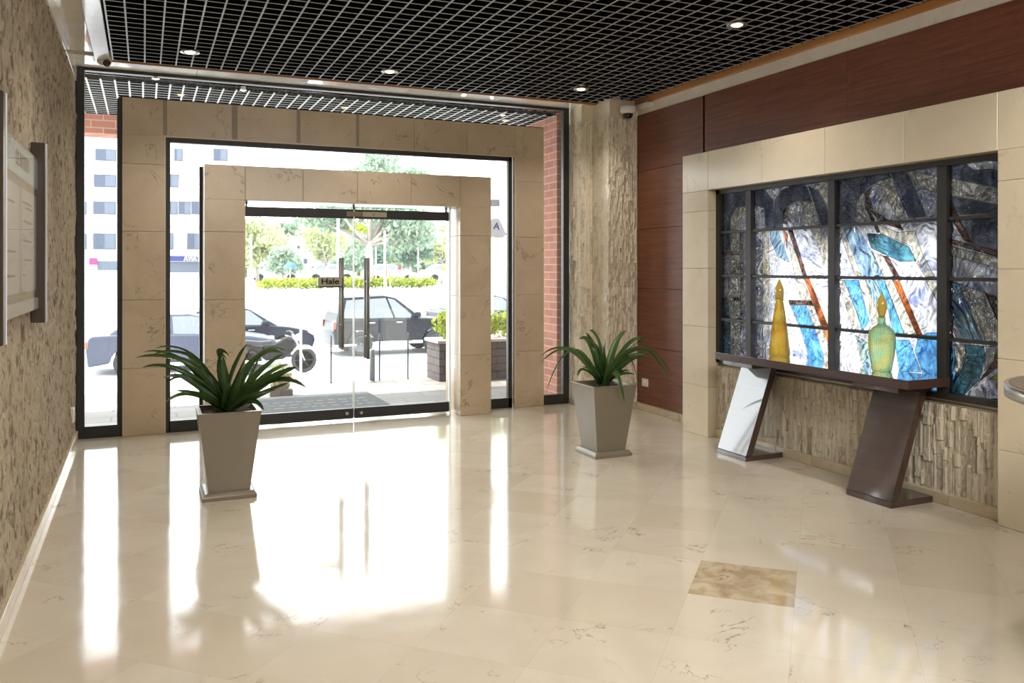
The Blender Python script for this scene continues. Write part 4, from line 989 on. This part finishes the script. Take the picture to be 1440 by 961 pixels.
spots_ = [(386, 72, 'white distant car leftmost of the row behind the hedge'), (464, 70, 'white distant car behind the hedge near the left handle'),
          (548, 63.6, 'white distant car behind the right end of the hedge'), (628, 66, 'white distant car at the right edge of the doorway')]
for i, (u, y, lb) in enumerate(spots_):
    q = on(u, 376, Y=y); zz = -1.05 + 1.25 * (y - 30) / 20 if y < 50 else .2 + .6 * (y - 50) / 90
    if base is None: base = car(lb, q.x - 2.1, y, zz, 4.2, 1.75, 1.45, 'sedan', wp, 'white cars parked behind the hedge', detail=False)
    else: dup(base, (q.x, y, zz), lb)

# motorcycle
mx, my, mz = on(388, 400, Y=20.6).x, 20.6, -1.05
mc = thing('motorcycle', 'dark motorcycle parked outside beyond the left potted plant', 'motorcycle', (mx, my, mz))
for s, nm in ((-.62, 'wheel'), (.66, 'wheel')):
    R_ = Matrix.Translation((mx + s, my, mz + .30)) @ Matrix.Rotation(PI / 2, 4, 'X')
    b = MB(); b.lathe([(.22, -.045), (.28, -.05), (.30, -.02), (.30, .02), (.28, .05), (.22, .045), (.22, -.045)], (0, 0, 0), 28, mat=R_)
    for k in range(6): b.tube([R_ @ Vector((.03 * math.cos(k * PI / 3), .03 * math.sin(k * PI / 3), 0)), R_ @ Vector((.23 * math.cos(k * PI / 3), .23 * math.sin(k * PI / 3), 0))], .012, 6)
    b.lathe([(0, -.05), (.04, -.05), (.04, .05), (0, .05)], (0, 0, 0), 12, mat=R_); b.build(nm, tyre, mc)
b = MB(); b.prism([(mx - .75, mz + .72), (mx - .35, mz + .66), (mx - .05, mz + .70), (mx + .22, mz + .86), (mx + .42, mz + .80), (mx + .40, mz + .55), (mx + .15, mz + .35), (mx - .25, mz + .33), (mx - .4, mz + .5)], 'y', my - .12, my + .12); b.build('body', plain('dark_motorcycle_paint', (.008, .008, .01), .6, spec=.05), mc, bevel=.04)
b = MB(); b.prism([(mx - .72, mz + .74), (mx - .35, mz + .70), (mx - .08, mz + .73), (mx - .1, mz + .80), (mx - .4, mz + .79), (mx - .70, mz + .83)], 'y', my - .13, my + .13); b.build('seat', tyre, mc, bevel=.02)
b = MB()
for s in (-.09, .09): b.tube([(mx + .66, my + s, mz + .30), (mx + .40, my + s, mz + .93)], .022, 8)
b.build('fork', M['steel'], mc)
b = MB(); b.tube([(mx + .30, my - .36, mz + .98), (mx + .36, my - .2, mz + 1.0), (mx + .40, my, mz + .96), (mx + .36, my + .2, mz + 1.0), (mx + .30, my + .36, mz + .98)], .016, 8); b.build('handlebar', M['darkmetal'], mc)
b = MB(); b.lathe([(0, .0), (.05, .02), (.09, .08), (.09, .12), (0, .13)], (0, 0, 0), 16, mat=Matrix.Translation((mx + .44, my, mz + .86)) @ Matrix.Rotation(PI / 2, 4, 'Y')); b.build('headlamp', lampw, mc)
b = MB(); pts = [(mx + .66 + .335 * math.cos(a), mz + .30 + .335 * math.sin(a)) for a in [PI * (.1 + .75 * i / 10) for i in range(11)]]; b.tube([(x, my, z_) for x, z_ in pts], .035, 8); b.build('front_mudguard', M['white'], mc)
b = MB(); b.tube([(mx - .15, my - .15, mz + .28), (mx - .8, my - .17, mz + .34)], .04, 10); b.build('exhaust', chrome, mc)

# ------------------------------------------------------------------ hedge, trees, poles
hy = 50.5
he = thing('hedge', 'long clipped yellow green hedge across the road', 'hedge', (11, hy, .2))
b = MB(); rd = random.Random(21)
x = on(372, 400, Y=hy).x; xe = on(606, 400, Y=hy).x
while x < xe:
    foliage(b, (x, hy, .55), (.5, .5, .33), 130, .13, rd, shell_=.2); x += .42
b.build('foliage', Lf['lime'], he, fix=False)
def tree(label, u, y, zb, th, blobs, mat, leaf=.3, n=500, tr=.25, seed=1, lean=0, cat='tree'):
    rd = random.Random(seed); base = on(u, 376, Y=y); base.z = zb
    t = thing('tree', label, cat, base, 'trees across the road')
    b = MB(); top = base + Vector((lean, 0, th)); b.tube([base, base.lerp(top, .5) + Vector((rd.uniform(-.1, .1), 0, 0)), top], [tr, tr * .8, tr * .65], 10)
    cs = []
    for bu, bv, r, fl in blobs:
        c = on(bu, bv, Y=y + rd.uniform(-1.5, 1.5)); cs.append((c, r, fl))
        m = top.lerp(c, .5) + Vector((rd.uniform(-.3, .3), 0, -.25)); b.tube([top - Vector((0, 0, .3)), m, c], [tr * .5, tr * .3, tr * .08], 7)
    b.build('trunk', Lf['bark'], t)
    b = MB()
    for c, r, fl in cs: foliage(b, c, (r, r, r * fl), n, leaf, rd, shell_=.15)
    b.build('crown', mat, t, fix=False)
yt = 53
tree('large spreading grey green tree in the middle across the road', 519, yt, .25, 3.0, [(440, 305, 1.3, .5), (468, 312, 1.3, .55), (492, 300, 1.6, .5), (515, 285, 1.6, .6), (545, 300, 1.8, .6), (575, 312, 1.6, .7), (592, 330, 1.3, .8), (555, 335, 1.5, .7), (470, 285, 1.3, .5), (548, 265, 1.7, .5), (510, 250, 1.5, .5), (575, 285, 1.5, .6), (535, 228, 1.4, .5), (580, 245, 1.2, .5)], Lf['green'], .22, 420, .32, 5)
tree('pale olive tree left of the left door handle across road', 460, 62, .25, 1.6, [(440, 325, 1.3, .6), (460, 318, 1.4, .6), (445, 345, 1.2, .6), (470, 340, 1.3, .7), (455, 358, .9, .6)], Lf['olive'], .2, 330, .14, 6)
tree('dark narrow columnar tree behind the white pole', 534, 68, .25, 1.0, [(533, 385, .8, 1.5), (534, 365, .9, 1.5), (534, 345, .9, 1.5), (534, 325, .8, 1.5)], Lf['dark'], .22, 420, .15, 7)
tree('bushy green tree behind the middle of the door glass', 496, 75, .3, 1.2, [(485, 355, 1.4, .9), (505, 345, 1.4, .9), (498, 365, 1.5, .8), (480, 372, 1.1, .7), (510, 370, 1.0, .7)], Lf['green'], .24, 360, .16, 8)
tree('yellow green tree at the left side of the door glass', 362, 66, .3, 2.2, [(352, 318, 1.3, .6), (370, 325, 1.6, .6), (355, 345, 1.5, .6), (385, 338, 1.3, .6), (372, 355, 1.2, .6), (348, 365, 1.3, .6)], Lf['olive'], .26, 320, .16, 9)
tree('round green bush tree beside the white apartment house', 398, 60, .3, .9, [(388, 372, .9, .8), (402, 366, 1.0, .8), (412, 372, .8, .9), (396, 358, .9, .7)], Lf['green'], .2, 350, .12, 10)
tree('small tree standing right of the large tree', 577, 58, .25, 1.8, [(568, 350, 1.1, .9), (582, 345, 1.1, .9), (595, 352, .9, .8), (575, 362, .9, .7)], Lf['dark'], .22, 260, .13, 11)
tree('yellow green tree at the right edge of the door glass', 622, 60, .25, 2.0, [(612, 350, 1.0, .7), (624, 342, 1.1, .8), (632, 352, .9, .8), (604, 360, 1.0, .6), (626, 325, .7, .7)], Lf['olive'], .22, 280, .13, 12)
tree('pale hazy tree far behind the left of the door glass', 352, 93, .5, 3, [(346, 352, 2.6, .8), (360, 340, 2.8, .8), (352, 372, 2.4, .7), (370, 362, 2.4, .7), (342, 330, 2.2, .7)], Lf['olive'], .42, 330, .25, 31)
tree('pale hazy tree far behind the round bush tree', 392, 103, .5, 3, [(384, 345, 2.4, .8), (398, 335, 2.6, .8), (410, 346, 2.2, .7), (376, 328, 2.0, .6), (405, 325, 2.0, .6)], Lf['green'], .42, 330, .25, 32)
tree('pale hazy tree far behind the white apartment house', 430, 113, .5, 3, [(424, 325, 2.4, .7), (440, 318, 2.6, .7), (455, 330, 2.2, .7), (414, 335, 2.0, .6)], Lf['olive'], .42, 330, .25, 33)
tree('tall pale tree far behind the left door handle', 478, 103, .5, 3.5, [(466, 360, 2.4, .8), (482, 350, 2.8, .9), (476, 330, 2.6, .8), (492, 335, 2.2, .8), (488, 372, 2.4, .7), (468, 378, 2.0, .6)], Lf['olive'], .42, 380, .25, 34)
tree('tall pale tree far behind the trunk of the large tree', 512, 93, .5, 3.5, [(506, 355, 2.8, .9), (520, 345, 2.6, .9), (512, 372, 2.6, .7), (524, 368, 2.2, .8), (503, 330, 2.2, .7)], Lf['lime'], .42, 380, .25, 35)
tree('tall pale tree far behind the red square sign', 556, 103, .5, 3.5, [(548, 350, 2.6, .9), (562, 342, 2.6, .9), (556, 365, 2.6, .7), (570, 358, 2.2, .8), (548, 330, 2.2, .7)], Lf['green'], .42, 380, .25, 36)
tree('low pale tree far behind the thin pole at right', 598, 93, .5, 3, [(588, 362, 2.2, .8), (602, 356, 2.4, .7), (612, 366, 2.0, .7), (594, 374, 2.0, .6)], Lf['green'], .42, 300, .22, 37)
def pole(label, u, v0, v1, y, r, zb):
    q = on(u, v0, Y=y); t = thing('street_pole', label, 'pole', (q.x, y, zb), 'white street poles')
    b = MB(); b.tube([(q.x, y, zb), (q.x, y, q.z)], [r, r * .8], 10); b.build('shaft', M['white'], t)
    b = MB(); b.lathe([(r * 2.2, 0), (r * 2.2, .12), (r, .3)], (q.x, y, zb), 12); b.build('base', M['white'], t)
    return t
pole('thick white street pole directly behind left door handle', 475.5, 300, 400, 46, .085, .0)
pole('white street pole in front of the columnar tree', 541, 325, 400, 46, .06, .0)
pole('thin white street pole at the left part of door glass', 353, 330, 400, 52, .08, .2)
pole('thin white street pole left of the large tree trunk', 528.5, 347, 400, 55, .06, .2)
pole('thin white street pole near the right edge of glass', 588, 340, 395, 55, .05, .2)
def flag(name, label, u, v, w, h, y, c, cat):
    q = on(u, v, Y=y); k = (q.x * SA + q.y * CA) / F; zb = .2
    t = thing(name, label, cat, (q.x, y, zb))
    b = MB(); b.slab(q.x - w * k / 2, q.x + w * k / 2, y - .03, y + .03, q.z - h * k / 2, q.z + h * k / 2, .01); b.build('panel', plain(name + '_paint', c, .6), t)
    b = MB(); b.tube([(q.x, y + .05, zb), (q.x, y + .05, q.z)], .03, 8); b.build('post', M['white'], t)
flag('street_banner', 'narrow orange upright banner beside the white street pole', 543, 382, 2.4, 17, 48, (.5, .07, .01), 'banner')
flag('street_sign', 'small red square sign right of the columnar tree', 562, 377, 4.5, 5, 52, (.45, .01, .012), 'sign')
flag('street_sign', 'small orange sign at the right edge of door glass', 624, 378, 5, 5, 50, (.5, .20, .01), 'sign')
flag('street_sign', 'small yellow sign above the right end of the hedge', 549, 391, 4, 9, 49.5, (.35, .36, .02), 'sign')
q = on(408, 380, Y=57); um = thing('street_umbrella', 'blue market umbrella beyond the hedge', 'umbrella', (q.x, 57, .25))
b = MB(); b.lathe([(.5, 1.2), (.3, 1.45), (.03, 1.6), (0, 1.6)], (q.x, 57, .25), 8, smooth=False); b.build('canopy', plain('blue_canvas', (.02, .10, .32), .7), um)
b = MB(); b.tube([(q.x, 57, .25), (q.x, 57, 1.84)], .03, 8); b.build('pole', M['white'], um)

# ------------------------------------------------------------------ buildings
facade = plain('white_painted_facade', (.75, .73, .70), .8, vscale=.3); cornice = plain('cream_cornice', (.34, .31, .26), .8); winm = plain('bluish_window', (.035, .045, .075), .5); pale = plain('pale_glazing', (.075, .09, .12), .5)
Yb = 104
bd = thing('apartment_building', 'white multi storey building with ribbon windows and blue shop sign across street', 'building', (-8, Yb, .6))
xa, xb = -30, on(343, 300, Y=Yb).x
b = MB(); b.box(xa, xb, Yb, Yb + 12, .4, 17.5); b.build('facade_wall', facade, bd)
def zv(v, u=200): return on(u, v, Y=Yb).z
for v in (236, 273, 318):
    b = MB(); b.box(xa, xb + .2, Yb - .35, Yb, zv(v + 1.5), zv(v - 1.5)); b.build('cornice', cornice, bd)
def win(u0, u1, v0, v1, m=winm, pan=None):
    P0, P1 = on(u0, v0, Y=Yb), on(u1, v1, Y=Yb); f = MB()
    f.box(P0.x, P1.x, Yb - .08, Yb - .02, P1.z, P0.z); w = f.build('window', m, bd)
    g = MB(); xm = P0.x + (P1.x - P0.x) * (pan or .45); g.box(xm, P1.x - .1, Yb - .1, Yb - .07, P1.z + .1, P0.z - .1); g.build('pane', pale, w)
for v0, v1, U in ((209, 227, ((80, 112), (134, 164), (180, 225), (245, 257), (300, 320))), (245, 264, ((85, 115), (132, 164), (180, 222), (236, 253), (254, 273))), (283, 302, ((85, 122), (131, 163), (180, 225), (236, 250), (251, 268), (269, 284))), (328, 351, ((90, 122), (131, 163), (180, 225), (236, 244), (263, 284)))):
    for k, (u0, u1) in enumerate(U): win(u0, u1, v0, v1, winm, .3 + .2 * (k % 3))
P0, P1 = on(236, 360, Y=Yb - .3), on(330, 367.5, Y=Yb - .3)
b = MB(); b.box(P0.x, P1.x, Yb - .4, Yb - .05, P1.z, P0.z); sg = b.build('shop_sign', plain('royal_blue_sign', (.012, .018, .12), .6), bd)
b = MB(); t = on(258.5, 363.9, Y=Yb - .4); text_mesh('AVIAT', .80, b, Matrix.Translation((t.x, Yb - .42, t.z)) @ Matrix.Rotation(PI / 2, 4, 'X') @ Matrix.Diagonal((.80, 1, 1, 1)), align='LEFT', bold=.02); b.build('lettering', M['white'], sg)
P0, P1 = on(236, 368.5, Y=Yb), on(330, 383, Y=Yb); b = MB(); b.box(P0.x, P1.x, Yb - .06, Yb - .01, P1.z, P0.z); b.build('shop_front', pale, bd)
P0, P1 = on(125.5, 363, Y=Yb), on(137, 372.5, Y=Yb); b = MB(); b.box(P0.x, P1.x, Yb - .3, Yb - .05, P1.z, P0.z); b.build('magenta_sign', plain('magenta_sign_paint', (.25, .015, .10), .6), bd)
P0, P1 = on(137, 367, Y=Yb), on(170, 380, Y=Yb); b = MB(); b.box(P0.x, P1.x, Yb - .06, Yb - .01, P1.z, P0.z); b.build('shop_front', pale, bd)
Yc = 82
hb = thing('white_house', 'white apartment house half hidden by trees beyond hedge', 'building', (on(428, 376, Y=Yc).x, Yc, .4))
P0, P1 = on(414, 335, Y=Yc), on(452, 392, Y=Yc); b = MB(); b.box(P0.x, P1.x, Yc, Yc + 6, .3, P0.z); b.build('facade_wall', facade, hb)
P0, P1 = on(376, 350, Y=Yc), on(414, 392, Y=Yc); b = MB(); b.box(P0.x, P1.x, Yc - .5, Yc + 6, .3, P0.z); b.build('side_wing', facade, hb)
for u0, u1, v0, v1, yy in ((400, 408, 336, 342, Yc - .55), (382, 387, 351, 358, Yc - .55), (427, 432, 364, 371, Yc - .05), (418, 422, 345, 350, Yc - .05), (437, 442, 345, 350, Yc - .05)):
    P0, P1 = on(u0, max(v0, 352 if yy < Yc - .3 else v0), Y=yy), on(u1, max(v1, 359 if yy < Yc - .3 else v1), Y=yy); b = MB(); b.box(P0.x, P1.x, yy - .03, yy + .05, P1.z, P0.z); b.build('window', winm, hb)
P0, P1 = on(411, 332, Y=Yc), on(455, 336, Y=Yc); b = MB(); b.box(P0.x, P1.x, Yc - .3, Yc + 6, P1.z, P0.z); b.build('roof_slab', cornice, hb)

# ================================================================== LIGHT
w = bpy.data.worlds.new('sky'); scene.world = w; w.use_nodes = True
nt = w.node_tree; nt.nodes.clear(); N = NT(nt); out = nt.nodes.new('ShaderNodeOutputWorld')
tc = nt.nodes.new('ShaderNodeTexCoord'); sz = N.n('SeparateXYZ', Vector=tc.outputs['Generated'])
c = N.ramp(sz.outputs[2], [(.0, (1, 1, .99)), (.35, (.93, .97, 1)), (1, (.75, .88, 1))])
nt.links.new(N.n('Background', Color=c, Strength=8.0).outputs[0], out.inputs[0])
sd = bpy.data.lights.new('sun', 'SUN'); sd.energy = 13; sd.angle = .02; sd.color = (1, .95, .86)
so_ = bpy.data.objects.new('sun', sd); COL.objects.link(so_); so_.rotation_euler = Vector((-.45, .36, 1.0)).to_track_quat('Z', 'Y').to_euler()
def area(name, loc, rot, sx, sy, e, col):
    a = bpy.data.lights.new(name, 'AREA'); a.shape = 'RECTANGLE'; a.size = sx; a.size_y = sy; a.energy = e; a.color = col
    o = bpy.data.objects.new(name, a); COL.objects.link(o); o.location = loc; o.rotation_euler = rot; return o
area('added_fill_light', (2.1, -.6, 3.15), (math.radians(28), 0, 0), 3.0, 1.2, 215, (1, .95, .88))  # added fill light above and behind the camera, brightens the lobby

cy_ = scene.cycles
cy_.max_bounces = 8; cy_.diffuse_bounces = 4; cy_.glossy_bounces = 4; cy_.transmission_bounces = 6; cy_.transparent_max_bounces = 16
cy_.sample_clamp_indirect = 6.0; cy_.caustics_reflective = False; cy_.caustics_refractive = False
scene.view_settings.view_transform = 'Standard'; scene.view_settings.look = 'None'; scene.view_settings.exposure = 0.0
